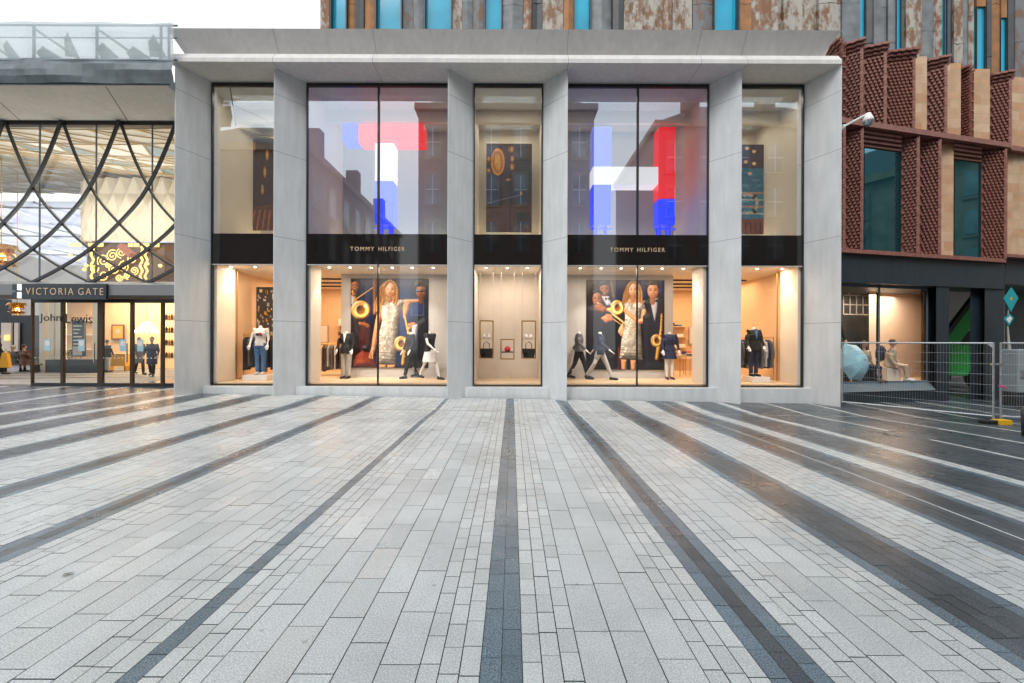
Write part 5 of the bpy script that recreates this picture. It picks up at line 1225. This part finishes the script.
# ------------------------------------------------------------------ panel-clad building behind
YK = 24.5
K = thing('clad_building', 'tall building behind the shop clad in grey, rusty and cyan-glazed strips', 'building', (5, YK, 0)); Ki = Matrix.Translation((-5, -YK, 0))
strips = [(320, 329, 'rust_white'), (329, 346, 'cyan'), (346, 354, 'brown_metal'), (354, 363, 'dark_metal'), (363, 374, 'brown_metal'), (374, 401, 'cyan'), (401, 412, 'grey_rust'), (412, 423, 'grey_metal'), (423, 451, 'cyan'), (451, 461, 'white_rust'),
          (461, 472, 'grey_metal'), (472, 483, 'grey_rust'), (483, 501, 'cyan'), (501, 522, 'grey_metal'), (522, 531, 'rust_white'), (531, 541, 'dark_metal'), (541, 562, 'white_rust'), (562, 572, 'brown_metal'), (572, 590, 'cyan'), (590, 611, 'grey_metal'),
          (611, 622, 'dark_metal'), (622, 641, 'white_rust'), (641, 662, 'white_rust'), (662, 672, 'rust_white'), (672, 692, 'white_rust'), (692, 712, 'grey_rust'), (712, 738, 'cyan'), (738, 750, 'brown_metal'), (750, 771, 'rust_white'),
          (771, 782, 'white_rust'), (782, 801, 'white_rust'), (801, 817, 'white_rust'), (817, 839, 'white_rust'), (839, 857, 'grey_metal'), (857, 863, 'cyan'), (863, 871, 'dark_metal'), (871, 886, 'grey_metal'), (886, 894, 'grey_metal'), (894, 899, 'cyan'),
          (899, 904, 'dark_metal'), (904, 920, 'white_rust'), (920, 933, 'grey_metal'), (933, 942, 'white_rust'), (942, 945, 'cyan'), (945, 952, 'dark_metal'), (952, 961, 'white_rust'), (961, 968, 'grey_metal'), (968, 974, 'white_rust'), (974, 983, 'cyan'), (983, 988, 'dark_metal'),
          (988, 998, 'brown_metal'), (998, 1004, 'cyan'), (1004, 1011, 'dark_metal'), (1011, 1024, 'grey_rust'), (1024, 1050, 'grey_metal'), (1050, 1090, 'white_rust')]
R = random.Random(2)
for i, (a, b, m) in enumerate(strips):
    x0, x1 = wx(a, YK), wx(b, YK); dy = R.choice([-.14, -.05, .05, .12]); 
    if m == 'cyan':
        ztp = 30
        if a in (974,): ztp = wz(6, YK)
        if a == 998: ztp = wz(17, YK)
        gy = .3 if b-a > 12 else .0; mb = B(x0, x1, YK+gy, YK+.5, 6, ztp, M['glass_cyan']); o = mb.build('window', K); o.matrix_parent_inverse = Ki
        fw_ = .06 if b-a > 12 else .02; mb = MB(); mb.box(x0, x0+fw_, YK-.1, YK+gy-.001, 6, ztp, M['dark_metal']); mb.box(x1-fw_, x1, YK-.1, YK+gy-.001, 6, ztp, M['dark_metal']); mb.build('window_frame', o)
        if ztp < 30: mb = B(x0, x1, YK-.1, YK+.5, ztp, 30, M['brown_metal']); o = mb.build('cladding_strip', K); o.matrix_parent_inverse = Ki
    else:
        mb = MB(); mid = (x0+x1)/2; rg = .12 if (i % 3) else -.08
        zz = [6]; z = 6
        while z < 30: z += R.choice([2.9, 3.6, 4.4]); zz.append(min(z, 30))
        for z0_, z1_ in zip(zz[:-1], zz[1:]): mb.prism([(x0+.012, YK+dy), (mid, YK+dy-rg*R.uniform(.5, 1.2)), (x1-.012, YK+dy), (x1-.012, YK+.6), (x0+.012, YK+.6)], z0_+.012, z1_-.012, M[m])
        o = mb.build('cladding_strip', K); o.matrix_parent_inverse = Ki
o = B(wx(321, YK), wx(1090, YK), YK+.62, YK+9, 0, 29.9, M['dark_metal']).build('core', K); o.matrix_parent_inverse = Ki

# ------------------------------------------------------------------ terracotta building on the right
T = thing('terracotta_building', 'building faced with studded terracotta folds and sandstone above a blue-black base', 'building', (12, 14, 0)); Tinv = Matrix.Translation((-12, -14, 0))
SL = .2462
def FP(px_, off=0.):
    k = (px_-CX)/F; y = (11.007-off*1.0299)/(1-SL*k); return (k*y, y)
def TT(mb, name, parent=None, **k):
    o = mb.build(name, parent or T, **k)
    if parent is None: o.matrix_parent_inverse = Tinv
    return o
def wallseg(a, b, z0, z1, m, d=.3):
    return MB().prism([a, b, (b[0]-.05, b[1]+d), (a[0]-.05, a[1]+d)], z0, z1, m)
def studs(mb, a, b, z0, z1, pitch=.098):
    a = Vector(a); b = Vector(b); d = b-a; L_ = d.length; d.normalize(); n_ = Vector((d.y, -d.x)); nc = max(2, int(L_/pitch)); pc = L_/nc; nr = int((z1-z0)/pitch)
    for r_ in range(nr):
        z = z0+(r_+.5)*(z1-z0)/nr; sh = ((-r_) % 3)/3
        for c_ in range(nc):
            s = (c_+.15+sh*.9)*pc
            if s+pc*.5 > L_: continue
            p0 = a+d*s; p1 = a+d*(s+pc*.55); q = n_*.085
            vs = [(p0.x, p0.y, z-.030), (p1.x, p1.y, z-.030), (p1.x+q.x, p1.y+q.y, z-.022), (p0.x+q.x, p0.y+q.y, z-.022), (p0.x, p0.y, z+.030), (p1.x, p1.y, z+.030), (p1.x+q.x, p1.y+q.y, z+.022), (p0.x+q.x, p0.y+q.y, z+.022)]
            mb.mesh(vs, [(0, 3, 2, 1), (4, 5, 6, 7), (3, 7, 6, 2), (0, 4, 7, 3), (1, 2, 6, 5)], M['terra'])
def terra(pa, pb, z0, z1, oa=-.05, ob=.28, crest=False):
    a, b = FP(pa, oa), FP(pb, ob); mb = wallseg(a, b, z0, z1, M['terra']); studs(mb, a, b, z0+.03, z1-.05)
    d = (Vector(b)-Vector(a)).normalized(); n_ = Vector((d.y, -d.x))
    e = Vector(b)-d*.07; mb.prism([(e.x+n_.x*.075, e.y+n_.y*.075), (b[0]+n_.x*.075, b[1]+n_.y*.075), (b[0]+.02, b[1]+.35), (e.x, e.y+.3)], z0, z1+.002, M['terra'])
    if crest:
        for k in range(3):
            o_ = .05+.08*k; zz = z1+.005+k*.085
            mb.prism([(a[0]+n_.x*o_, a[1]+n_.y*o_), (b[0]+n_.x*o_+d.x*.06, b[1]+n_.y*o_+d.y*.06), (b[0]+.06, b[1]+.5), (a[0], a[1]+.5)], zz, zz+.07, M['terra'])
            nb = max(2, int((Vector(b)-Vector(a)).length/.16))
            for q in range(nb):
                s0 = Vector(a)+(Vector(b)-Vector(a))*(q+.15)/nb; s1 = Vector(a)+(Vector(b)-Vector(a))*(q+.6)/nb; o2 = o_+.03
                mb.prism([(s0.x+n_.x*o2, s0.y+n_.y*o2), (s1.x+n_.x*o2, s1.y+n_.y*o2), (s1.x, s1.y), (s0.x, s0.y)], zz+.001, zz+.069, M['terra'])
    return TT(mb, 'terracotta_panel')
def stone(pa, pb, z0, z1, oa=0, ob=.12):
    return TT(wallseg(FP(pa, oa), FP(pb, ob), z0, z1, M['stone']), 'sandstone_panel')
Z1, Z2, Z3 = 4.19, 7.86, 10.14
for (a, b) in ((836, 845), (845, 862.5), (862.7, 885), (885.2, 913), (926, 946), (960, 973), (989, 1010)): terra(a, b, Z2+.16, Z3 if a < 960 else Z3-.05, crest=True)
for (a, b) in ((913.1, 926), (946.1, 960), (973.1, 989), (1010.1, 1040), (1040.1, 1075)): stone(a, b, Z2+.16, Z3+.3)
for (a, b) in ((826, 845), (845, 863), (901, 919), (919.1, 940), (981, 1005)): terra(a, b, Z1+.12, Z2-.02)
for (a, b) in ((940.1, 953), ): stone(a, b, Z1+.12, Z2)
for (a, b) in ((1007, 1040), (1040.1, 1075)): stone(a, b, Z1+.12+.2, Z2)
# ledges
def ledge(pa, pb, z0, z1, off, m=M['terra']):
    a, b = FP(pa, off), FP(pb, off); c_, d_ = FP(pb, -.3), FP(pa, -.3); return TT(MB().prism([a, b, c_, d_], z0, z1, m), 'ledge')
ledge(826, 1011, Z2+.0, Z2+.155, .36); ledge(826, 1006, Z1+.001, Z1+.115, .30); ledge(1006.3, 1075, Z1+.2, Z1+.3, .25); ledge(1011.3, 1075, Z2+.0, Z2+.155, .25)
for (a, b) in ((863, 901), (953, 981)):
    zt_ = 7.45
    for k in range(4): ledge(a, b, zt_+.02+k*.095, zt_+.09+k*.095, .0+.07*k)
    f = TT(MB().prism([FP(a, -.05), FP(b, -.05), FP(b, -.3), FP(a, -.3)], Z1+.12, zt_+.02, M['dark_metal']), 'window_frame')
    TT(MB().prism([FP(a+1, -.03), FP(b-1.2, -.03), FP(b-1.2, -.06), FP(a+1, -.06)], Z1+.18, zt_-.02, M['glass_teal']), 'window_pane', f).matrix_parent_inverse = Tinv if False else Matrix.Identity(4)
# base
zb0, zb1 = 3.36, Z1
ledge(826, 1004.5, zb0, zb1, .16, M['slate']); bpy.context.view_layer.update()
ledge(1005, 1075, zb0+.2, zb1+.199, .0, M['slate'])
gzr = -.45
def post(a, b, off, z1=zb0, z0=gzr, m=M['slate'], dep=-.5, name='pier'):
    return TT(MB().prism([FP(a, off), FP(b, off), FP(b, dep), FP(a, dep)], z0, z1, m), name)
post(936, 949, .12); post(926, 936, -.25, dep=-.6); post(970, 983.6, -.1); post(984.6, 1004, .1); post(983.6, 984.6, -.12, m=M['steel']); post(826, 936, .10, z1=.15, dep=-.2, name='stall_riser')
mb = MB(); a, b = FP(826, .14), FP(936, .14); c_, d_ = FP(928, -.2), FP(826, -.2)
mb.mesh([(a[0], a[1], .151), (b[0], b[1], .151), (c_[0], c_[1], .40), (d_[0], d_[1], .40)], [(0, 1, 2, 3)], M['slate_edge']); TT(mb, 'sloping_sill')
fr = MB()
for q in (878, 926): fr.prism([FP(q, -.14), FP(q+2, -.14), FP(q+2, -.25), FP(q, -.25)], .36, zb0, M['slate_edge'])
fr.prism([FP(826, -.15), FP(926, -.15), FP(926, -.24), FP(826, -.24)], zb0-.08, zb0-.001, M['slate_edge']); fr.prism([FP(826, -.15), FP(926, -.15), FP(926, -.24), FP(826, -.24)], .361, .42, M['slate_edge'])
f = TT(fr, 'shop_window_frame'); o = MB().prism([FP(826, -.19), FP(926, -.19), FP(926, -.2), FP(826, -.2)], .42, zb0-.08, M['glass_low']).build('shop_window_pane', f)
# shop interior
TT(MB().prism([FP(826, -.26), FP(928, -.26), FP(928, -2.6), FP(826, -2.6)], .2, .36, M['floorwood']), 'window_floor')
TT(MB().prism([FP(826, -.26), FP(936, -.26), FP(936, -2.6), FP(826, -2.6)], zb0+.001, zb0+.1, M['dark_metal']), 'window_ceiling')
TT(MB().prism([FP(880, -1.9), FP(930, -1.9), FP(930, -2.05), FP(880, -2.05)], .36, zb0, M['niche']), 'window_back_wall')
TT(MB().prism([FP(820, -2.3), FP(880, -2.3), FP(880, -2.4), FP(820, -2.4)], .36, zb0, M['dark_metal']), 'window_back_wall')
TT(MB().prism([FP(820, -1.95), FP(868, -1.95), FP(868, -2.0), FP(820, -2.0)], .36, 1.05, M['cream']), 'window_low_wall')
TT(MB().prism([FP(869, -1.6), FP(876, -1.6), FP(876, -1.9), FP(869, -1.9)], .36, zb0, M['cream']), 'window_column')
TT(MB().prism([FP(921, -.3), FP(926, -.3), FP(926, -1.9), FP(923.5, -1.9)], .36, zb0, M['brown_metal']), 'timber_reveal')
c = MB()
for k in range(5):
    a, b = FP(843+k*6.5, -2.28), FP(844+k*6.5, -2.28); c.prism([a, b, (b[0], b[1]+.02), (a[0], a[1]+.02)], 2.6, 3.3, M['lightcloth'])
for z in (2.6, 2.95, 3.28): a, b = FP(843, -2.29), FP(870, -2.29); c.prism([a, b, (b[0], b[1]+.02), (a[0], a[1]+.02)], z, z+.04, M['lightcloth'])
TT(c, 'window_lattice')
p_ = FP(884, -1.25); light('right_window_lighting', 'AREA', (p_[0], p_[1], zb0-.1), 85, (1, .76, .54), 2.6, 1.2, rot=(0, 0, math.atan(SL)))
TT(MB().prism([FP(826, -2.6), FP(936, -2.6), FP(936, -2.8), FP(826, -2.8)], gzr, zb0, M['slate']), 'inner_wall')
TT(MB().prism([FP(826, -.8), FP(1075, -.8), FP(1075, -7), FP(826, -7)], 4.3, 9.9, M['dark_metal']), 'core')
# mannequins in the right shop window
q = FP(864, -.7); figure('mannequin', 'seated mannequin in pale jacket and navy trousers beside the blue umbrella', 'mannequin', (q[0], q[1], .38), .3, 1.72, sit=True, top='jacket', tm=M['beigecloth'], bm=M['navy'], shoem=M['brownleather'], headm=M['skin'], bodym=M['skin'])
B(-.22, .22, -.2, .22, 0, .4, M['blackcloth']).build('stool').location = (q[0], q[1], .361); tag(bpy.data.objects['stool'], 'black block stool under the seated mannequin in pale jacket', 'stool')
q2 = FP(889, -.7); figure('mannequin', 'seated mannequin all in beige with navy bag on its back', 'mannequin', (q2[0], q2[1], .40), .7, 1.78, sit=True, top='jumper', tm=M['beigecloth'], bm=M['beigecloth'], shoem=M['whitecloth'], headm=M['skin'], bodym=M['skin'], lean=.15)
B(-.22, .22, -.2, .22, 0, .42, M['niche']).build('tall_stool').location = (q2[0], q2[1], .361); tag(bpy.data.objects['tall_stool'], 'beige block stool under the seated mannequin all in beige', 'stool')
t = thing('backpack', 'navy backpack behind the mannequin all in beige', 'backpack', (q2[0]-.1, q2[1]+.2, 1.0)); MB().ell((0, 0, .25), (.17, .1, .27), M['navy'], 14, 10).build('bag_body', t, smooth=True); MB().ell((0, .1, .15), (.11, .04, .12), M['denim'], 10, 8).build('pocket', t, smooth=True)
q3 = FP(853, -.45); t = thing('umbrella', 'pale blue open umbrella leaning in the right shop window', 'umbrella', (q3[0], q3[1], 1.0)); t.rotation_euler = (radians(75), .5, .2)
c = MB(); n = 32; vs = [(0, 0, .34)]; NR = 5
for k in range(1, NR+1):
    for j in range(n): a = 2*pi*j/n; r_ = .62*k/NR*(1-.10*abs(sin(a*4))*k/NR); vs.append((r_*cos(a), r_*sin(a), .34*(1-(k/NR)**2)))
fs = [(0, 1+j, 1+(j+1) % n) for j in range(n)]
for k in range(NR-1): fs += [(1+k*n+j, 1+(k+1)*n+j, 1+(k+1)*n+(j+1) % n, 1+k*n+(j+1) % n) for j in range(n)]
c.mesh(vs, fs, mat('pale_blue_fabric', (.34, .60, .70), .7, ns=5, na=.15)); c.build('canopy', t); MB().tube([(0, 0, -.35), (0, 0, .4)], .012, M['brownleather'], n=6).build('shaft', t)
q = FP(843, -.9); figure('mannequin', 'standing mannequin in dark jacket at the left end of the right shop window', 'mannequin', (q[0]-.05, q[1]+.3, .75), .2, 1.80, top='jacket', tm=M['blackcloth'], bm=M['blackcloth'], shoem=M['black'], headm=M['skin'], bodym=M['skin'])
B(-.3, .3, -.3, .3, 0, .388, M['dark_metal']).build('display_plinth').location = (q[0]-.05, q[1]+.3, .361); bpy.data.objects['display_plinth.002'] if 'display_plinth.002' in bpy.data.objects else None
for o in bpy.data.objects:
    if o.name.startswith('display_plinth') and 'label' not in o: tag(o, 'dark plinth under the standing mannequin at the left of the right window', 'plinth')

# green machine seen through the passage
t = thing('construction_machine', 'green telescopic handler seen through the passage beside the dark pier', 'construction machine', (17.6, 19.0, -.2))
gmat = mat('machine_green', (.04, .50, .10), .4); gdk = mat('machine_dark', (.02, .03, .03), .5)
MB().xprism([(-.9, .5), (.9, .5), (.9, 1.5), (.3, 1.9), (-.9, 1.7)], -1.6, 1.8, gmat).build('chassis', t, bevel=.03)
MB().bar((-.6, -.95, 1.5), (2.0, -.95, 4.9), .3, .6, gmat).build('boom', t, bevel=.02)
MB().bar((-.9, -1.3, 1.9), (1.2, -1.3, 4.7), .12, .16, gdk).build('ram', t)
c = MB(); c.box(.1, 1.2, -.6, .6, 1.25, 2.3, gdk); c.build('cab', t, bevel=.05)
for sx in (-1, 1):
    for sy in (-.85, .85):
        w_ = MB(); w_.tube([(sx, sy-.15, .45), (sx, sy+.15, .45)], .45, gdk, n=20, side=(1, 0, 0)); o = w_.build('wheel', t); w_ = MB(); w_.tube([(sx, sy-.17, .45), (sx, sy+.17, .45)], .2, M['mustard'], n=12, side=(1, 0, 0)); w_.build('hub', o)
MB().box(-1.4, -.6, -.7, -.3, 1.25, 1.4, M['lightcloth']).build('load', t)
tag(B(13, 26, 24, 24.3, -.4, 7.5, M['greige']).build('rear_wall'), 'pale rear wall behind the green machine', 'wall')
# kite sign, van at extreme right
kt = mat('kite_teal', (.02, .32, .34), .5)
t = thing('kite_sign', 'teal kite-shaped sign with a small diamond below it at the right edge', 'sign', (wx(1011, 13.8), 13.8, -.3)); 
def kpoly(cx_, cz_, w_, h1, h2, m, y): return MB().vprism([(cx_-w_, cz_), (cx_, cz_-h2), (cx_+w_, cz_+.03), (cx_+.02, cz_+h1)], y, y+.03, m)
zk = wz(297, 13.8)+.3
kpoly(0, zk, .22, .34, .40, kt, 0).build('kite_panel', t); kpoly(0, zk, .05, .06, .07, M['mustard'], -.004).build('centre_mark', t)
kpoly(-.06, zk-.62, .15, .17, .2, kt, 0).build('diamond_panel', t); kpoly(-.06, zk-.62, .09, .1, .12, M['whitecloth'], -.004).build('diamond_print', t)
MB().tube([(0, .05, 0), (0, .05, 1.7), (-.06, .05, zk-.7), (0, .05, zk)], [.06, .04, .015, .015], M['lightcloth'], n=8).build('stem', t)
for k in range(4): MB().ell((-.12+.08*k, .0, 1.55+.05*(k % 2)), (.05, .04, .035), M['lightcloth'], 8, 6).build('ornament', t, smooth=True)
t = thing('cash_kiosk', 'pale metal kiosk with white notice behind the fence at the right edge', 'kiosk', (wx(1022, 12.6)+.62, 12.9, -.32))
B(-.38, .6, 0, .5, .5, 1.75, mat('kiosk_metal', (.25, .30, .33), .4)).build('cabinet', t, bevel=.04); B(-.38, .6, .05, .45, 0, .5, M['dark_metal']).build('base', t); B(-.05, .4, -.01, 0, 1.25, 1.55, M['whitecloth']).build('notice', t); B(-.33, -.22, -.03, 0, .95, 1.15, M['steel']).build('lock', t)
# interior beyond right
tag(B(14.8, 30, 19.0, 19.2, -.4, 4.3, M['dark_metal']).build('side_wall'), 'dark recessed wall beyond the right edge pier', 'wall') if False else None

# ------------------------------------------------------------------ mesh fence
def fence(p0, p1, label, zt=1.62):
    a = Vector(p0); b = Vector(p1); L_ = (b-a).length; ang = math.atan2(b.y-a.y, b.x-a.x); zg = gz(b.x, b.y)
    t = thing('mesh_fence', label, 'fence', (a.x, a.y, zg), ang, 'temporary mesh fence panels'); H_ = zt-zg; R_ = .021
    c = MB(); c.tube([(0, 0, .12), (0, 0, H_)], R_, M['steel'], n=8); c.build('post', t); c = MB(); c.tube([(L_, 0, .02), (L_, 0, H_)], R_, M['steel'], n=8); c.build('post', t)
    for z in (.16, H_-.02): c = MB(); c.tube([(0, 0, z), (L_, 0, z)], R_*.9, M['steel'], n=8); c.build('rail', t)
    c = MB(); n = int(L_/.05)
    for i in range(1, n): xx = L_*i/n; c.tube([(xx, 0, .16), (xx, 0, H_-.02)], .0016, M['steel'], n=4)
    for i in range(1, 7): z = .16+(H_-.18)*i/7; c.tube([(0, .003, z), (L_, .003, z)], .0024, M['steel'], n=4)
    c.build('wire_mesh', t); c = MB()
    c.mesh([(L_, 0, H_-.02), (L_-.12, 0, H_-.02), (L_, 0, H_-.14)], [(0, 1, 2)], M['steel']); c.build('corner_plate', t)
    return t
fence((8.92, 12.28), (10.50, 9.92), 'mesh fence panel running from the shop corner to the yellow foot')
fence((10.66, 9.92), (13.4, 9.5), 'mesh fence panel running off past the right edge')
t = thing('ballast_block', 'black rubber block with bright yellow end under the fence posts', 'fence block', (10.52, 9.86, gz(10.5, 9.9)+.002), .05)
MB().prism([(-.32, -.1), (.16, -.1), (.16, .12), (-.32, .12)], 0, .09, M['black']).build('block', t, bevel=.02); B(-.1, .2, -.13, -.101, .0, .09, M['yel'] if 'yel' in M else mat('safety_yellow', (.75, .45, .01), .5)).build('yellow_end', t); B(-.1, .2, -.101, .05, .091, .1, bpy.data.materials['safety_yellow']).build('yellow_top', t)
t = thing('fence_clamp', 'steel clamp joining the two fence panels', 'clamp', (10.58, 9.92, 1.12)); B(-.12, .12, -.03, .03, 0, .04, M['steel']).build('bar', t); MB().tube([(0, -.05, .02), (0, .05, .02)], .02, M['steel'], n=8).build('bolt', t)
c = MB(); pk = mat('pink_tape', (.75, .03, .25), .5)
c.tube([(0, -.03, 0), (.05, -.05, -.01), (.12, -.04, -.04), (.16, -.03, -.02)], [.02, .015, .02, .008], pk, n=6); tag(c.build('pink_tape', loc=(10.56, 9.9, wz(384, 9.9))), 'knot of bright pink tape tied on the fence posts', 'tape')

# CCTV camera
t = thing('security_camera', 'white dome security camera on an arm fixed to the shop side', 'camera', (wx(842, 12.4), 12.4, wz(126, 12.4)))
ex = wx(866, 12.1)-wx(842, 12.4); ez = wz(113, 12.1)-wz(126, 12.4)
MB().tube([(0, 0, 0), (ex, -.3, ez), (ex+.04, -.3, ez)], .03, M['white'], n=8).build('arm', t); MB().tube([(-.01, 0, 0), (.03, 0, 0)], .07, M['white'], n=12).build('mount', t)
MB().tube([(ex+.04, -.3, ez+.03), (ex+.04, -.3, ez-.12), (ex+.04, -.3, ez-.2)], [.05, .12, .13], M['white'], n=14).build('housing', t, smooth=True); MB().ell((ex+.04, -.3, ez-.2), (.115, .115, .12), M['glass_dome'] if 'glass_dome' in M else mat('smoked_dome', (.35, .42, .45), .1, .6), 14, 10).build('dome', t, smooth=True)

# dark blob standing in for an unidentified blur cropped by the right edge
t = thing('bin', 'dark rounded blob for an unidentified blur cut off by the right edge', 'bin', (wx(1033, 8.2), 8.2, gz(9.5, 8.2)-.03))
MB().tube([(0, 0, .02), (0, 0, .5), (0, 0, .56)], [.14, .15, .1], M['dark_metal'], n=20).build('body', t, smooth=True); MB().tube([(0, 0, 0), (0, 0, .025)], .16, M['black'], n=20).build('base', t)

# ------------------------------------------------------------------ buildings behind the camera (seen in the glass)
bk = brickmat('red_brick', (.27, .17, .13), (.20, .12, .09), (.34, .30, .26), 1, .23, .075, .01)
sd = mat('old_sandstone', (.34, .26, .19), .85, ns=1.2, na=.25, detail=8)
rf = mat('slate_roof', (.06, .065, .075), .7, ns=3, na=.2)
def oldbuilding(x0, x1, y0, y1, H, m, label, facex=0, roof='hip', cols=8, floors=5):
    t = thing('old_building', label, 'building', ((x0+x1)/2, (y0+y1)/2, 0)); iv = Matrix.Translation((-(x0+x1)/2, -(y0+y1)/2, 0))
    def q(mb, n_, par=None): o = mb.build(n_, par or t); o.matrix_parent_inverse = iv if par is None else Matrix.Identity(4); return o
    q(B(x0, x1, y0, y1, -.1, H, m), 'wall')
    c = MB(); c.box(x0-.3, x1+.3, y0-.3, y1+.3, H, H+.5, sd); q(c, 'cornice')
    c = MB(); dx, dy = (x1-x0)*.5, (y1-y0)*.5; e = min(dx, dy)*.75; hh = min(dx, dy)*.55
    if roof != 'none':
        vs = [(x0, y0, H+.5), (x1, y0, H+.5), (x1, y1, H+.5), (x0, y1, H+.5), (x0+e, y0+e, H+.5+hh), (x1-e, y0+e, H+.5+hh), (x1-e, y1-e, H+.5+hh), (x0+e, y1-e, H+.5+hh)]
        c.mesh(vs, [(0, 1, 5, 4), (1, 2, 6, 5), (2, 3, 7, 6), (3, 0, 4, 7), (4, 5, 6, 7)], rf); rr = q(c, 'roof')
        for k in range(3): 
            fx = x0+(x1-x0)*(k+.5)/3; fy = y1-1.4 if not facex else y0+(y1-y0)*(k+.5)/3
            if facex: fx = x1-1.4 if facex > 0 else x0+1.4
            o = q(B(fx-.6, fx+.6, fy-.5, fy+.5, H+.5, H+3.6, m), 'chimney', rr)
    fh = (H-1.2)/floors
    for f_ in range(floors):
        for k in range(cols):
            z0 = 1.0+f_*fh+(.2 if f_ else 0); z1 = z0+fh*.62
            if not facex:
                a = x0+(x1-x0)*(k+.28)/cols; b = x0+(x1-x0)*(k+.72)/cols; mb = MB(); mb.box(a-.15, b+.15, y1, y1+.1, z0-.2, z1+.3, sd); o = q(mb, 'window')
                mb = MB(); mb.box(a, b, y1+.1, y1+.13, z0, z1, M['mottled_grey_glass']); q(mb, 'pane', o)
                mb = MB(); mb.box((a+b)/2-.04, (a+b)/2+.04, y1+.13, y1+.16, z0, z1, M['white']); mb.box(a, b, y1+.131, y1+.159, (z0+z1)/2-.04, (z0+z1)/2+.04, M['white']); q(mb, 'glazing_bar', o)
            else:
                xs_ = x1 if facex > 0 else x0; s = 1 if facex > 0 else -1
                a = y0+(y1-y0)*(k+.28)/cols; b = y0+(y1-y0)*(k+.72)/cols; mb = MB(); mb.box(min(xs_, xs_+s*.1), max(xs_, xs_+s*.1), a-.15, b+.15, z0-.2, z1+.3, sd); o = q(mb, 'window')
                mb = MB(); mb.box(min(xs_+s*.1, xs_+s*.13), max(xs_+s*.1, xs_+s*.13), a, b, z0, z1, M['mottled_grey_glass']); q(mb, 'pane', o)
    return t
oldbuilding(-8.0, 6.9, -26, -12, 21.2, bk, 'tall red-brick building opposite, reflected in the middle windows', cols=6)
oldbuilding(-27, -15, -34, -6.5, 15.4, bk, 'lower brick terrace reflected in the left upper windows', facex=1, cols=9, floors=4)
oldbuilding(11.5, 30, -24, -9.5, 18.6, bk, 'wide brick corner building reflected in the right upper windows', cols=7)

oldbuilding(31, 43, -14, 15, 12.5, sd, 'long sandstone building off to the right, reflected in the teal windows', facex=-1, cols=9, floors=5)

# ------------------------------------------------------------------ light, sky, camera
w = bpy.data.worlds.new('World'); sc.world = w; w.use_nodes = True; N = w.node_tree.nodes; L = w.node_tree.links
bg = N['Background']; sky = N.new('ShaderNodeTexSky'); sky.sky_type = 'NISHITA'; sky.sun_disc = False
EL, AZ = radians(48), radians(200)
sky.sun_elevation = EL; sky.sun_rotation = AZ; sky.air_density = 1.0; sky.dust_density = 5; sky.ozone_density = 1
hs = N.new('ShaderNodeHueSaturation'); hs.inputs['Saturation'].default_value = .35; hs.inputs['Value'].default_value = 1.0
L.new(sky.outputs[0], hs.inputs['Color']); mxw = N.new('ShaderNodeMix'); mxw.data_type = 'RGBA'; mxw.inputs[0].default_value = .8; mxw.inputs[7].default_value = (5.9, 6.15, 6.3, 1); L.new(hs.outputs[0], mxw.inputs[6]); L.new(mxw.outputs[2], bg.inputs[0]); bg.inputs[1].default_value = .15
l = bpy.data.lights.new('sun', 'SUN'); l.energy = .8; l.angle = radians(25); l.color = (1, .97, .93)
so = bpy.data.objects.new('sun', l); COL.objects.link(so)
dv = Vector((sin(AZ)*cos(EL), cos(AZ)*cos(EL), sin(EL))); so.rotation_euler = dv.to_track_quat('Z', 'Y').to_euler()
cam = bpy.data.cameras.new('camera'); co = bpy.data.objects.new('camera', cam); COL.objects.link(co); sc.camera = co
cam.sensor_width = 36; cam.lens = F/1024*36; cam.clip_end = 1000; cam.clip_start = .05
co.location = (0, 0, EYE); co.rotation_euler = (pi/2, -radians(.2), 0)
vs_ = sc.view_settings; vs_.view_transform = 'Standard'; vs_.look = 'None'; vs_.exposure = 0.68; vs_.gamma = 1
sc.cycles.max_bounces = 8; sc.cycles.transparent_max_bounces = 12; sc.cycles.caustics_reflective = False; sc.cycles.caustics_refractive = False
